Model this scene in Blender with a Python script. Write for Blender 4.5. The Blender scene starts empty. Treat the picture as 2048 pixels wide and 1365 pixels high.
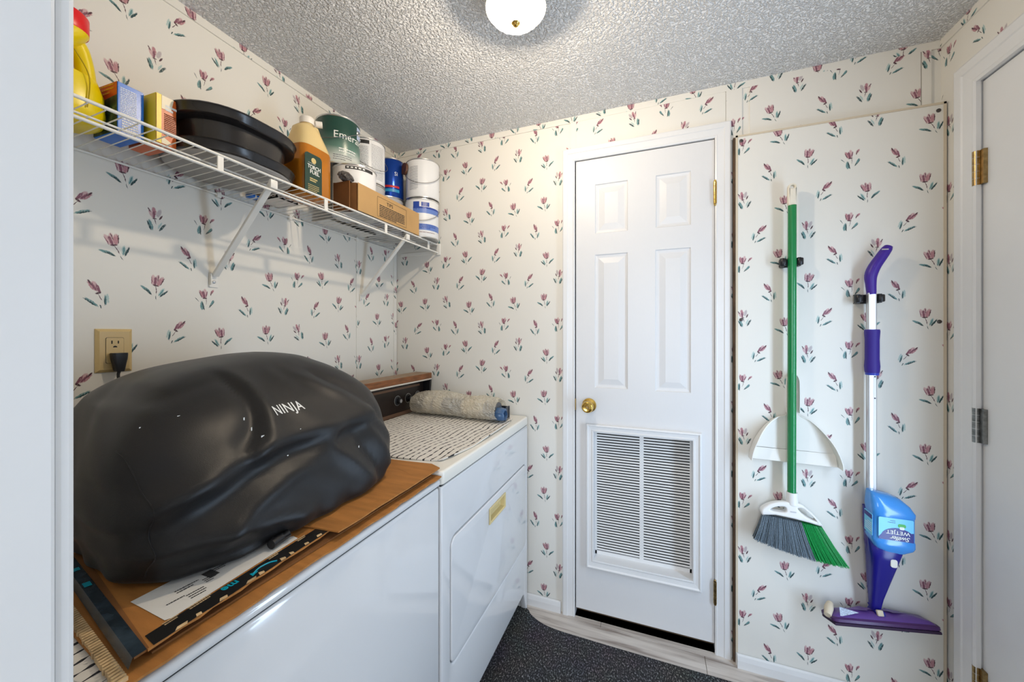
import bpy, bmesh, math, random
import numpy as np
from mathutils import Vector, Matrix
from mathutils.bvhtree import BVHTree

SC = bpy.context.scene
COL = SC.collection
R = math.radians
random.seed(7)

# ------------------------------------------------------------------ camera
cd = bpy.data.cameras.new('camera')
cam = bpy.data.objects.new('camera', cd)
COL.objects.link(cam)
cam.location = (0, 0, 1.29)
cam.rotation_euler = (R(90), 0, R(20.831))
cd.sensor_width = 36.0
cd.lens = 745.36 / 2048 * 36.0
cd.shift_y = -14.16 / 2048
cd.clip_start = 0.02
SC.camera = cam

# ------------------------------------------------------------------ world and large lights
w = bpy.data.worlds.new('world')
SC.world = w
w.use_nodes = True
bgn = w.node_tree.nodes['Background']
bgn.inputs[0].default_value = (0.62, 0.76, 1.0, 1)
bgn.inputs[1].default_value = 1.2

def area_light(name, loc, rot, sx, sy, power, color):
    l = bpy.data.lights.new(name, 'AREA')
    l.shape = 'RECTANGLE'; l.size = sx; l.size_y = sy
    l.energy = power; l.color = color
    o = bpy.data.objects.new(name, l); COL.objects.link(o)
    o.location = loc; o.rotation_euler = rot
    return o

# daylight outside the window of the side door, and an added soft fill light behind the camera
area_light('daylight_side_door', (0.9225, 1.085, 0.92), (0, R(90), 0), 1.30, 0.18, 8.8, (0.58, 0.77, 1.0))
area_light('hall_fill', (0.1, -1.95, 1.45), (R(90), 0, 0), 1.5, 1.2, 27.0, (0.94, 0.97, 1.0))

SC.view_settings.view_transform = 'Standard'
SC.view_settings.look = 'None'
SC.view_settings.gamma = 1.0
SC.view_settings.use_curve_mapping = False
SC.view_settings.exposure = 0.42
try:
    SC.cycles.max_bounces = 8
    SC.cycles.diffuse_bounces = 5
    SC.cycles.glossy_bounces = 4
    SC.cycles.transparent_max_bounces = 12
    SC.cycles.caustics_reflective = False
    SC.cycles.caustics_refractive = False
    SC.cycles.sample_clamp_indirect = 4.0
except Exception:
    pass

# ------------------------------------------------------------------ room numbers
XL, XR, YB, ZC = -1.332, 0.9115, 1.70, 2.286
YP = 1.668                      # face of the big board on the back wall

# ------------------------------------------------------------------ materials
MATS = {}
def newmat(name):
    m = bpy.data.materials.new(name); m.use_nodes = True
    nt = m.node_tree
    return m, nt, nt.nodes['Principled BSDF']

def M(name, col, rough=0.5, metal=0.0, spec=0.5, bump=None, var=None, trans=0.0, coat=0.0, alpha=1.0, sheen=0.0, stretch=None, ior=1.45):
    if name in MATS: return MATS[name]
    m, nt, b = newmat(name)
    N, L = nt.nodes, nt.links
    b.inputs['Base Color'].default_value = (*col, 1)
    b.inputs['Roughness'].default_value = rough
    b.inputs['Metallic'].default_value = metal
    b.inputs['Specular IOR Level'].default_value = spec
    b.inputs['Transmission Weight'].default_value = trans
    b.inputs['Coat Weight'].default_value = coat
    b.inputs['Sheen Weight'].default_value = sheen
    b.inputs['Alpha'].default_value = alpha
    b.inputs['IOR'].default_value = ior
    tc = N.new('ShaderNodeTexCoord')
    src = tc.outputs['Object']
    if stretch:
        mp = N.new('ShaderNodeMapping'); mp.inputs['Scale'].default_value = stretch
        L.new(src, mp.inputs['Vector']); src = mp.outputs['Vector']
    if var:
        sc, amt = var
        n = N.new('ShaderNodeTexNoise'); n.inputs['Scale'].default_value = sc; n.inputs['Detail'].default_value = 5
        L.new(src, n.inputs['Vector'])
        mx = N.new('ShaderNodeMix'); mx.data_type = 'RGBA'
        mx.inputs['A'].default_value = (*[max(0, c * (1 - amt)) for c in col], 1)
        mx.inputs['B'].default_value = (*[min(1, c * (1 + amt)) for c in col], 1)
        mr = N.new('ShaderNodeMapRange'); mr.inputs['From Min'].default_value = 0.3; mr.inputs['From Max'].default_value = 0.7
        L.new(n.outputs['Fac'], mr.inputs['Value']); L.new(mr.outputs['Result'], mx.inputs['Factor'])
        L.new(mx.outputs['Result'], b.inputs['Base Color'])
    if bump:
        sc, st, dist = bump
        n = N.new('ShaderNodeTexNoise'); n.inputs['Scale'].default_value = sc; n.inputs['Detail'].default_value = 4
        L.new(src, n.inputs['Vector'])
        bp = N.new('ShaderNodeBump'); bp.inputs['Strength'].default_value = st; bp.inputs['Distance'].default_value = dist
        L.new(n.outputs['Fac'], bp.inputs['Height']); L.new(bp.outputs['Normal'], b.inputs['Normal'])
    MATS[name] = m
    return m

def clear_plastic(name, col, tr, rough=0.15, emit=None, bump=None):
    """Thin see-through sheet: part clear, part diffuse, with a gloss."""
    m, nt, b = newmat(name)
    N, L = nt.nodes, nt.links
    b.inputs['Base Color'].default_value = (*col, 1)
    b.inputs['Roughness'].default_value = rough
    t = N.new('ShaderNodeBsdfTransparent'); t.inputs['Color'].default_value = (*[min(1, c * 1.05) for c in col], 1)
    mx = N.new('ShaderNodeMixShader'); mx.inputs[0].default_value = tr
    L.new(b.outputs[0], mx.inputs[1]); L.new(t.outputs[0], mx.inputs[2])
    out = N['Material Output']
    L.new(mx.outputs[0], out.inputs['Surface'])
    if bump:
        sc, st, dist = bump
        tc = N.new('ShaderNodeTexCoord')
        n = N.new('ShaderNodeTexVoronoi'); n.inputs['Scale'].default_value = sc
        L.new(tc.outputs['Object'], n.inputs['Vector'])
        bp = N.new('ShaderNodeBump'); bp.inputs['Strength'].default_value = st; bp.inputs['Distance'].default_value = dist
        L.new(n.outputs['Distance'], bp.inputs['Height']); L.new(bp.outputs['Normal'], b.inputs['Normal'])
    MATS[name] = m
    return m

# --- printed wallpaper: every wall cell carries the local coordinates of its own tulip (uv map "motif")
MAUVE = (0.23, 0.085, 0.125); PINK = (0.60, 0.40, 0.41); ROSE = (0.46, 0.22, 0.25); PLUM = (0.07, 0.022, 0.035)
TEAL = (0.13, 0.27, 0.275); DTEAL = (0.018, 0.06, 0.065); PALET = (0.42, 0.55, 0.53); GREY = (0.5, 0.44, 0.45)
VARIANTS = [
    [  # one full cup-shaped tulip, leaf fan below
        (-.20, .40, 14, .15, .42, PINK), (.20, .42, -14, .15, .42, ROSE), (.0, .46, 0, .15, .40, PINK), (-.09, .36, 6, .10, .36, MAUVE), (.12, .34, -6, .09, .30, ROSE),
        (.0, .05, 90, .07, .20, PLUM), (-.30, .36, 12, .03, .34, MAUVE), (.31, .40, -14, .035, .34, PLUM), (.03, .60, 4, .03, .26, PLUM), (.09, -.28, 12, .024, .34, PLUM),
        (-.50, -.36, 62, .10, .40, TEAL), (-.34, -.50, 56, .075, .34, DTEAL), (.42, -.30, -18, .12, .36, PALET), (.40, -.36, -20, .06, .34, TEAL), (.56, -.40, -32, .075, .40, DTEAL), (.18, -.80, 18, .018, .2, DTEAL)],
    [  # tulip and a small bud beside it
        (-.26, .40, 18, .14, .38, ROSE), (-.02, .44, -6, .15, .38, PINK), (-.13, .36, 4, .10, .36, MAUVE), (.08, .36, -16, .05, .30, MAUVE), (.50, .52, -38, .11, .24, ROSE), (.42, .40, -24, .05, .20, PLUM),
        (-.10, .06, 88, .06, .17, PLUM), (-.36, .36, 16, .03, .30, PLUM), (-.03, -.2, -14, .024, .30, PLUM), (-.38, -.5, -6, .13, .38, TEAL), (-.30, -.54, 4, .07, .36, DTEAL), (.32, -.46, -44, .075, .38, DTEAL), (.38, -.32, -38, .08, .26, TEAL), (-.66, .0, 35, .03, .22, DTEAL)],
    [  # leaning tulip with two open leaves
        (.02, .46, -26, .15, .42, PINK), (.20, .50, -30, .14, .40, ROSE), (-.08, .36, -18, .09, .34, MAUVE), (.12, .44, -26, .07, .34, MAUVE), (.30, .70, -30, .06, .22, PLUM), (-.08, .06, 64, .07, .16, PLUM),
        (-.16, -.18, -22, .024, .28, PLUM), (-.52, -.24, -4, .085, .36, PALET), (-.42, -.36, -2, .07, .36, TEAL), (-.40, -.44, 0, .04, .30, DTEAL), (.22, -.54, -48, .09, .46, TEAL), (.32, -.52, -50, .055, .42, DTEAL), (-.20, -.80, -20, .04, .14, DTEAL)],
    [  # pale tulip with ragged petals
        (-.26, .44, 26, .15, .36, GREY), (.0, .56, 0, .14, .30, ROSE), (.20, .38, -14, .13, .36, PINK), (.05, .32, 10, .09, .32, MAUVE), (-.32, .14, 40, .065, .22, PLUM), (.28, .64, -20, .05, .18, PLUM), (.06, .04, 85, .05, .14, PLUM),
        (.06, -.12, -10, .024, .26, PLUM), (-.32, -.55, 42, .085, .40, DTEAL), (-.18, -.44, 34, .07, .32, PALET), (.34, -.42, -8, .11, .42, TEAL), (.45, -.46, -12, .065, .40, DTEAL)],
]
def wallpaper(V):
    m, nt, b = newmat('tulip_wallpaper')
    N, L = nt.nodes, nt.links
    uv = N.new('ShaderNodeUVMap'); uv.uv_map = 'motif'
    nz = N.new('ShaderNodeTexNoise'); nz.inputs['Scale'].default_value = 5.0; nz.inputs['Detail'].default_value = 2
    tc = N.new('ShaderNodeTexCoord')
    sc = N.new('ShaderNodeVectorMath'); sc.operation = 'MULTIPLY_ADD'
    L.new(uv.outputs[0], nz.inputs['Vector'])
    sub = N.new('ShaderNodeVectorMath'); sub.operation = 'SUBTRACT'; sub.inputs[1].default_value = (.5, .5, .5)
    L.new(nz.outputs['Color'], sub.inputs[0])
    L.new(sub.outputs[0], sc.inputs[0]); sc.inputs[1].default_value = (.12, .12, 0); L.new(uv.outputs[0], sc.inputs[2])
    P = sc.outputs[0]
    br = N.new('ShaderNodeTexNoise'); br.inputs['Scale'].default_value = 4.0; br.inputs['Detail'].default_value = 3
    mpb = N.new('ShaderNodeMapping'); mpb.inputs['Scale'].default_value = (3.5, 1.0, 1); mpb.inputs['Rotation'].default_value = (0, 0, .3)
    L.new(uv.outputs[0], mpb.inputs['Vector']); L.new(mpb.outputs[0], br.inputs['Vector'])
    brr = N.new('ShaderNodeMapRange'); brr.inputs['From Min'].default_value = .30; brr.inputs['From Max'].default_value = .46
    brr.inputs['To Min'].default_value = .48; brr.inputs['To Max'].default_value = 1.0
    L.new(br.outputs['Fac'], brr.inputs['Value'])
    BASE = (0.775, 0.752, 0.695, 1)
    cur = None
    for (x, y, a, rx, ry, c) in V:
        mp = N.new('ShaderNodeMapping'); mp.vector_type = 'TEXTURE'
        mp.inputs['Location'].default_value = (x, y, 0); mp.inputs['Rotation'].default_value = (0, 0, R(a)); mp.inputs['Scale'].default_value = (rx, ry, 1)
        L.new(P, mp.inputs['Vector'])
        ln = N.new('ShaderNodeVectorMath'); ln.operation = 'LENGTH'; L.new(mp.outputs[0], ln.inputs[0])
        mr = N.new('ShaderNodeMapRange'); mr.inputs['From Min'].default_value = 1.0; mr.inputs['From Max'].default_value = .72
        L.new(ln.outputs['Value'], mr.inputs['Value'])
        mu = N.new('ShaderNodeMath'); mu.operation = 'MULTIPLY'; L.new(mr.outputs[0], mu.inputs[0]); L.new(brr.outputs[0], mu.inputs[1])
        mx = N.new('ShaderNodeMix'); mx.data_type = 'RGBA'
        if cur is None: mx.inputs['A'].default_value = BASE
        else: L.new(cur, mx.inputs['A'])
        mx.inputs['B'].default_value = (*c, 1)
        L.new(mu.outputs[0], mx.inputs['Factor'])
        cur = mx.outputs['Result']
    L.new(cur, b.inputs['Base Color'])
    b.inputs['Roughness'].default_value = .42
    b.inputs['Specular IOR Level'].default_value = .35
    n3 = N.new('ShaderNodeTexNoise'); n3.inputs['Scale'].default_value = 900; L.new(tc.outputs['Object'], n3.inputs['Vector'])
    bp = N.new('ShaderNodeBump'); bp.inputs['Strength'].default_value = .05; bp.inputs['Distance'].default_value = .002
    L.new(n3.outputs['Fac'], bp.inputs['Height']); L.new(bp.outputs['Normal'], b.inputs['Normal'])
    return m
PAPER = [wallpaper(V) for V in VARIANTS]

WHITE_TRIM = M('white_painted_trim', (.75, .75, .75), .32, var=(6, .02))
WHITE_DOOR = M('white_painted_door', (.71, .71, .715), .38, bump=(60, .12, .002), stretch=(6, 1, .5))
ENAMEL = M('white_enamel', (.70, .705, .715), .10, coat=.4)
ENAMEL_TOP = M('cream_enamel', (.80, .77, .70), .22)
WIRE = M('white_vinyl_wire', (.80, .78, .73), .35)
BLACK = M('black_plastic', (.012, .012, .014), .35)
DARK = M('dark_void', (.02, .02, .02), .8)
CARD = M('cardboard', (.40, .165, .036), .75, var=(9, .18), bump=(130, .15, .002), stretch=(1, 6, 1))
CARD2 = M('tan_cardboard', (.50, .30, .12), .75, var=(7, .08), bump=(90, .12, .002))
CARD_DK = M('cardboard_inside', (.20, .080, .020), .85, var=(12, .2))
CORR = M('torn_card_edge', (.62, .44, .24), .85, var=(60, .3))
BRASS = M('polished_brass', (.72, .47, .12), .16, 1.0)
OLDBRASS = M('aged_brass', (.36, .25, .11), .32, 1.0, var=(90, .3))
STEEL = M('brushed_steel', (.62, .63, .66), .28, 1.0)
WIREST = M('handle_wire', (.30, .29, .28), .35, 1.0)
INK = M('black_ink', (.02, .02, .02), .6)
WINK = M('white_ink', (.85, .85, .82), .6)
GOLDINK = M('gold_ink', (.62, .48, .20), .5)

# ------------------------------------------------------------------ helpers
def link(o): COL.objects.link(o); return o
def mesh_obj(name, verts, faces, mat=None, parent=None, smooth=False, loc=None):
    me = bpy.data.meshes.new(name)
    me.from_pydata([tuple(v) for v in verts], [], faces)
    me.update()
    o = link(bpy.data.objects.new(name, me))
    if mat: me.materials.append(mat)
    if smooth:
        for p in me.polygons: p.use_smooth = True
    if parent: o.parent = parent
    if loc: o.location = loc
    return o
def from_bm(name, bm, mat=None, parent=None, smooth=False, angle=None):
    me = bpy.data.meshes.new(name)
    bmesh.ops.recalc_face_normals(bm, faces=bm.faces[:])
    bm.to_mesh(me); bm.free()
    if mat: me.materials.append(mat)
    o = link(bpy.data.objects.new(name, me))
    if smooth:
        for p in me.polygons: p.use_smooth = True
        if angle:
            try: me.set_sharp_from_angle(angle=R(angle))
            except Exception: pass
    if parent: o.parent = parent
    return o
def thing(name, label, cat, loc=(0, 0, 0), group=None):
    o = link(bpy.data.objects.new(name, None)); o.location = loc
    o.empty_display_size = .05
    tag(o, label, cat, group)
    return o
def tag(o, label, cat, group=None):
    o['label'] = label; o['category'] = cat
    if group: o['group'] = group
    return o
def struct(o):
    o['kind'] = 'structure'; return o
def rel(o):
    """keep world placement of geometry given in world coordinates when the parent is moved"""
    if o.parent: o.matrix_parent_inverse = Matrix.Translation(-Vector(o.parent.location))
    return o

class G:
    """collects world-space geometry for one mesh"""
    def __init__(s): s.bm = bmesh.new()
    def box(s, x0, x1, y0, y1, z0, z1, bev=0, seg=2):
        b = bmesh.new(); bmesh.ops.create_cube(b, size=1)
        for v in b.verts: v.co = Vector(((x0 + x1) / 2 + v.co.x * (x1 - x0), (y0 + y1) / 2 + v.co.y * (y1 - y0), (z0 + z1) / 2 + v.co.z * (z1 - z0)))
        if bev: bmesh.ops.bevel(b, geom=b.edges[:], offset=bev, segments=seg, affect='EDGES', profile=.5)
        s.add(b); return s
    def add(s, b):
        me = bpy.data.meshes.new('tmp'); b.to_mesh(me); b.free(); s.bm.from_mesh(me); bpy.data.meshes.remove(me)
    def raw(s, verts, faces):
        vs = [s.bm.verts.new(v) for v in verts]
        for f in faces:
            try: s.bm.faces.new([vs[i] for i in f])
            except ValueError: pass
        return s
    def tube(s, pts, r, n=8, caps=True, closed=False):
        pts = [Vector(p) for p in pts]; k = len(pts)
        rr = r if isinstance(r, (list, tuple)) else [r] * k
        rings = []; up = None
        for i, p in enumerate(pts):
            if closed: d = pts[(i + 1) % k] - pts[i - 1]
            else: d = pts[min(i + 1, k - 1)] - pts[max(i - 1, 0)]
            d.normalize()
            if up is None:
                up = Vector((0, 0, 1)) if abs(d.z) < .9 else Vector((1, 0, 0))
            a = up - d * up.dot(d)
            if a.length < 1e-6: a = Vector((0, 1, 0)) - d * d.y
            a.normalize(); up = a; b = d.cross(a)
            rings.append([p + (a * math.cos(t) + b * math.sin(t)) * rr[i] for t in [2 * math.pi * j / n for j in range(n)]])
        V = [q for ring in rings for q in ring]; F = []
        for i in range(k if closed else k - 1):
            for j in range(n):
                A = i * n + j; B = i * n + (j + 1) % n; C = ((i + 1) % k) * n + (j + 1) % n; D = ((i + 1) % k) * n + j
                F.append((A, B, C, D))
        if caps and not closed:
            F.append(tuple(range(n))[::-1]); F.append(tuple((k - 1) * n + j for j in range(n)))
        return s.raw(V, F)
    def cyl(s, p0, p1, r, n=24): return s.tube([p0, p1], r, n)
    def lathe(s, prof, c=(0, 0, 0), n=36, axis='z'):
        """prof: list of (r, h)"""
        V = []; F = []; m = len(prof)
        for (r, h) in prof:
            for j in range(n):
                t = 2 * math.pi * j / n; a, b = r * math.cos(t), r * math.sin(t)
                if axis == 'z': V.append((c[0] + a, c[1] + b, c[2] + h))
                elif axis == 'y': V.append((c[0] + a, c[1] + h, c[2] + b))
                else: V.append((c[0] + h, c[1] + a, c[2] + b))
        for i in range(m - 1):
            for j in range(n): F.append((i * n + j, i * n + (j + 1) % n, (i + 1) * n + (j + 1) % n, (i + 1) * n + j))
        if prof[0][0] > 1e-6: F.append(tuple(range(n))[::-1])
        if prof[-1][0] > 1e-6: F.append(tuple((m - 1) * n + j for j in range(n)))
        return s.raw(V, F)
    def prism(s, poly, axis, a0, a1):
        """poly: 2d points. axis x: (y,z), y: (x,z), z: (x,y)"""
        def P(p, a): return (a, p[0], p[1]) if axis == 'x' else ((p[0], a, p[1]) if axis == 'y' else (p[0], p[1], a))
        n = len(poly)
        V = [P(p, a0) for p in poly] + [P(p, a1) for p in poly]
        F = [tuple(range(n))[::-1], tuple(range(n, 2 * n))] + [(i, (i + 1) % n, n + (i + 1) % n, n + i) for i in range(n)]
        return s.raw(V, F)
    def bevel(s, off, seg=2, ang=30):
        bmesh.ops.remove_doubles(s.bm, verts=s.bm.verts[:], dist=1e-5)
        bmesh.ops.recalc_face_normals(s.bm, faces=s.bm.faces[:])
        ed = [e for e in s.bm.edges if len(e.link_faces) == 2 and e.calc_face_angle(0) > R(ang)]
        bmesh.ops.bevel(s.bm, geom=ed, offset=off, segments=seg, affect='EDGES', profile=.5, clamp_overlap=True); return s
    def make(s, name, mat, parent=None, smooth=False, angle=40):
        bmesh.ops.remove_doubles(s.bm, verts=s.bm.verts[:], dist=1e-6)
        o = from_bm(name, s.bm, mat, parent, smooth, angle)
        return rel(o)

def rrect(x0, x1, y0, y1, r, n=6):
    out = []
    for (cx, cy, a0) in ((x1 - r, y1 - r, 0), (x0 + r, y1 - r, 90), (x0 + r, y0 + r, 180), (x1 - r, y0 + r, 270)):
        for i in range(n + 1):
            a = R(a0 + 90 * i / n); out.append((cx + r * math.cos(a), cy + r * math.sin(a)))
    return out
def loft(g, rings, cap0=True, cap1=True):
    n = len(rings[0]); V = [p for r in rings for p in r]; F = []
    for i in range(len(rings) - 1):
        for j in range(n): F.append((i * n + j, i * n + (j + 1) % n, (i + 1) * n + (j + 1) % n, (i + 1) * n + j))
    if cap0: F.append(tuple(range(n))[::-1])
    if cap1: F.append(tuple((len(rings) - 1) * n + j for j in range(n)))
    return g.raw(V, F)
def smooth_poly(pts, k=6, closed=False):
    """Catmull-Rom through points of any dimension"""
    P = [np.array(p, float) for p in pts]; n = len(P); out = []
    for i in range(n if closed else n - 1):
        p0 = P[i - 1] if (closed or i > 0) else P[0]
        p1 = P[i]; p2 = P[(i + 1) % n]
        p3 = P[(i + 2) % n] if (closed or i + 2 < n) else P[-1]
        for j in range(k):
            t = j / k
            out.append(.5 * ((2 * p1) + (-p0 + p2) * t + (2 * p0 - 5 * p1 + 4 * p2 - p3) * t * t + (-p0 + 3 * p1 - 3 * p2 + p3) * t ** 3))
    if not closed: out.append(P[-1])
    return [tuple(float(v) for v in q) for q in out]
def shape2d(outer, holes, depth, bev=0.0, bseg=2):
    """filled 2d outline with holes, extruded by depth about z=0; returns a bmesh in the xy plane"""
    cu = bpy.data.curves.new('tmp', 'CURVE'); cu.dimensions = '2D'; cu.fill_mode = 'BOTH'
    cu.extrude = max(0, depth / 2 - bev); cu.bevel_depth = bev; cu.bevel_resolution = bseg; cu.offset = -bev
    for poly in [outer] + holes:
        sp = cu.splines.new('POLY'); sp.points.add(len(poly) - 1); sp.use_cyclic_u = True
        for p, q in zip(sp.points, poly): p.co = (q[0], q[1], 0, 1)
    o = bpy.data.objects.new('tmp', cu); COL.objects.link(o)
    dg = bpy.context.evaluated_depsgraph_get()
    me = bpy.data.meshes.new_from_object(o.evaluated_get(dg))
    bm = bmesh.new(); bm.from_mesh(me); bpy.data.meshes.remove(me)
    bpy.data.objects.remove(o); bpy.data.curves.remove(cu)
    bmesh.ops.remove_doubles(bm, verts=bm.verts[:], dist=1e-6)
    return bm
def text_bm(s, size, bold=0.0, extrude=0.0, spacing=1.0, shear=0.0):
    cu = bpy.data.curves.new('tmp', 'FONT'); cu.body = s; cu.size = size; cu.align_x = 'CENTER'; cu.align_y = 'CENTER'
    cu.offset = bold * size; cu.extrude = extrude; cu.space_character = spacing; cu.shear = shear; cu.resolution_u = 3
    o = bpy.data.objects.new('tmp', cu); COL.objects.link(o)
    dg = bpy.context.evaluated_depsgraph_get()
    me = bpy.data.meshes.new_from_object(o.evaluated_get(dg))
    bm = bmesh.new(); bm.from_mesh(me); bpy.data.meshes.remove(me)
    bpy.data.objects.remove(o); bpy.data.curves.remove(cu)
    return bm
def basis(loc, xd, yd):
    x = Vector(xd).normalized(); y = Vector(yd).normalized(); z = x.cross(y).normalized(); y = z.cross(x)
    return Matrix(((x.x, y.x, z.x, loc[0]), (x.y, y.y, z.y, loc[1]), (x.z, y.z, z.z, loc[2]), (0, 0, 0, 1)))
def text(name, s, size, loc, xd, yd, mat, parent=None, bold=0.0, spacing=1.0, shear=0.0, sx=1.0):
    bm = text_bm(s, size, bold, .0002, spacing, shear)
    if sx != 1: 
        for v in bm.verts: v.co.x *= sx
    bmesh.ops.transform(bm, matrix=basis(loc, xd, yd), verts=bm.verts[:])
    return rel(from_bm(name, bm, mat, parent))
def lines_bm(rows, w, pitch, th, seed=0, gap=.12):
    """small illegible print as short strokes, centred on the origin"""
    rnd = random.Random(seed); bm = bmesh.new()
    for i in range(rows):
        y = (rows / 2 - i - .5) * pitch; x = -w / 2; end = w / 2 * (1 if i < rows - 1 else rnd.uniform(.2, .9))
        while x < end:
            l = min(rnd.uniform(.04, .16) * w, end - x)
            vs = [bm.verts.new(q) for q in ((x, y - th / 2, 0), (x + l, y - th / 2, 0), (x + l, y + th / 2, 0), (x, y + th / 2, 0))]
            bm.faces.new(vs); x += l + gap * .18 * w
    return bm
def rect_bm(w, h, cx=0, cy=0, z=0):
    bm = bmesh.new()
    vs = [bm.verts.new(q) for q in ((cx - w / 2, cy - h / 2, z), (cx + w / 2, cy - h / 2, z), (cx + w / 2, cy + h / 2, z), (cx - w / 2, cy + h / 2, z))]
    bm.faces.new(vs); return bm
def place_bm(name, bm, loc, xd, yd, mat, parent):
    bmesh.ops.transform(bm, matrix=basis(loc, xd, yd), verts=bm.verts[:])
    return rel(from_bm(name, bm, mat, parent))
def wrap_bm(bm, r, c, ang, z, lift=.0006, cut=.004):
    """bend a flat xy print round an upright cylinder at centre c, facing angle ang"""
    long = True; it = 0
    while long and it < 6:
        ed = [e for e in bm.edges if abs(e.verts[0].co.x - e.verts[1].co.x) > r * .22]
        long = bool(ed); it += 1
        if ed: bmesh.ops.subdivide_edges(bm, edges=ed, cuts=1)
    for v in bm.verts:
        a = ang + v.co.x / r; rad = r + lift + v.co.z
        v.co = Vector((c[0] + rad * math.cos(a), c[1] + rad * math.sin(a), z + v.co.y))
    return bm

# ------------------------------------------------------------------ wallpaper geometry
TILE_W, TILE_H = .66, .4572
TILE = [(.3255, 1.8083), (.458, 1.7766), (.5802, 1.8093), (.7022, 1.7903), (.8539, 1.8008),
        (.3778, 1.6731), (.529, 1.6732), (.6544, 1.6912), (.8116, 1.6721), (.925, 1.688),
        (.325, 1.560), (.4414, 1.5778), (.6071, 1.5752), (.7257, 1.5915), (.8689, 1.5399),
        (.4077, 1.4476), (.529, 1.4816), (.6581, 1.4565), (.7805, 1.4397), (.925, 1.452)]
TKIND = [3, 0, 2, 0, 0, 2, 3, 1, 2, 1, 1, 0, 2, 3, 0, 2, 0, 1, 2, 3]
def motifs(u0, u1, v0, v1, ou, ov):
    pts = []
    for i, (a, b) in enumerate(TILE):
        for m in range(int((u0 - a - ou) / TILE_W) - 2, int((u1 - a - ou) / TILE_W) + 3):
            for n in range(int((v0 - b - ov) / TILE_H) - 2, int((v1 - b - ov) / TILE_H) + 3):
                u, v = a + ou + m * TILE_W, b + ov + n * TILE_H
                if u0 - .12 < u < u1 + .12 and v0 - .12 < v < v1 + .12:
                    pts.append((u, v, TKIND[i], (-1 if (i * 7 + m) % 3 == 0 else 1), ((i * 37) % 11 - 5) * .05))
    return np.array(pts)
def cuts(a0, a1, extra, step):
    ks = sorted(set([a0, a1] + [e for e in extra if a0 < e < a1])); out = []
    for p, q in zip(ks[:-1], ks[1:]):
        n = max(1, int(math.ceil((q - p) / step))); out += [p + (q - p) * i / n for i in range(n)]
    return out + [a1]
def paper_board(name, to3d, u0, u1, v0, v1, d0, d1, ou, ov, holes=(), parent=None, flip=False, step=.016):
    """board whose front (at depth d1) carries the print; to3d(u, v, d) gives world points"""
    us = cuts(u0, u1, [h[0] for h in holes] + [h[1] for h in holes], step)
    vs = cuts(v0, v1, [h[2] for h in holes] + [h[3] for h in holes], step)
    nu, nv = len(us), len(vs)
    U, V = np.meshgrid(us, vs, indexing='ij')
    verts = [to3d(a, b, d1) for a, b in zip(U.ravel(), V.ravel())]
    cu = (np.array(us[:-1]) + np.array(us[1:])) / 2; cv = (np.array(vs[:-1]) + np.array(vs[1:])) / 2
    CU, CV = np.meshgrid(cu, cv, indexing='ij')
    keep = np.ones_like(CU, bool)
    for h in holes: keep &= ~((CU > h[0]) & (CU < h[1]) & (CV > h[2]) & (CV < h[3]))
    I, J = np.nonzero(keep)
    faces = np.stack([I * nv + J, (I + 1) * nv + J, (I + 1) * nv + J + 1, I * nv + J + 1], 1)
    if flip: faces = faces[:, ::-1]
    mt = motifs(u0, u1, v0, v1, ou, ov)
    C = np.stack([CU[keep], CV[keep]], 1)
    d2 = ((C[:, None, :] - mt[None, :, :2]) ** 2).sum(2)
    near = d2.argmin(1)
    fl = faces.tolist(); nf = len(fl)
    # outer rim and back so that the board has thickness
    b = len(verts)
    ring = [(u0, v0), (u1, v0), (u1, v1), (u0, v1)]
    verts += [to3d(a, c, d1) for a, c in ring] + [to3d(a, c, d0) for a, c in ring]
    side = [(b + i, b + (i + 1) % 4, b + 4 + (i + 1) % 4, b + 4 + i) for i in range(4)]
    fl += side
    if not holes: fl.append((b + 7, b + 6, b + 5, b + 4))
    else:
        for h in holes:
            for (p, q) in (((h[0], h[2]), (h[1], h[2])), ((h[1], h[2]), (h[1], h[3])), ((h[1], h[3]), (h[0], h[3])), ((h[0], h[3]), (h[0], h[2]))):
                k = len(verts)
                verts += [to3d(*p, d1), to3d(*q, d1), to3d(*q, d0), to3d(*p, d0)]; fl.append((k, k + 1, k + 2, k + 3))
    me = bpy.data.meshes.new(name); me.from_pydata(verts, [], fl); me.update()
    l1 = me.uv_layers.new(name='motif')
    nl = len(me.loops)
    a1 = np.full((nl, 2), 9.0)
    VU = np.concatenate([U.ravel(), np.zeros(len(verts) - nu * nv)]); VV = np.concatenate([V.ravel(), np.zeros(len(verts) - nu * nv)])
    fa = np.array(fl[:nf])
    m = mt[near]
    lu = (VU[fa] - m[:, 0:1]); lv = (VV[fa] - m[:, 1:2])
    cs, sn = np.cos(m[:, 4:5]), np.sin(m[:, 4:5])
    ru = (lu * cs - lv * sn) * m[:, 3:4]; rv = lu * sn + lv * cs
    a1[:nf * 4, 0] = (ru / .040).ravel(); a1[:nf * 4, 1] = (rv / .040).ravel()
    l1.data.foreach_set('uv', a1.ravel())
    for p_ in PAPER: me.materials.append(p_)
    mi = np.zeros(len(me.polygons), np.int32); mi[:nf] = m[:, 2].astype(np.int32)
    me.polygons.foreach_set('material_index', mi)
    o = link(bpy.data.objects.new(name, me))
    if parent: o.parent = parent
    return o

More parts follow.
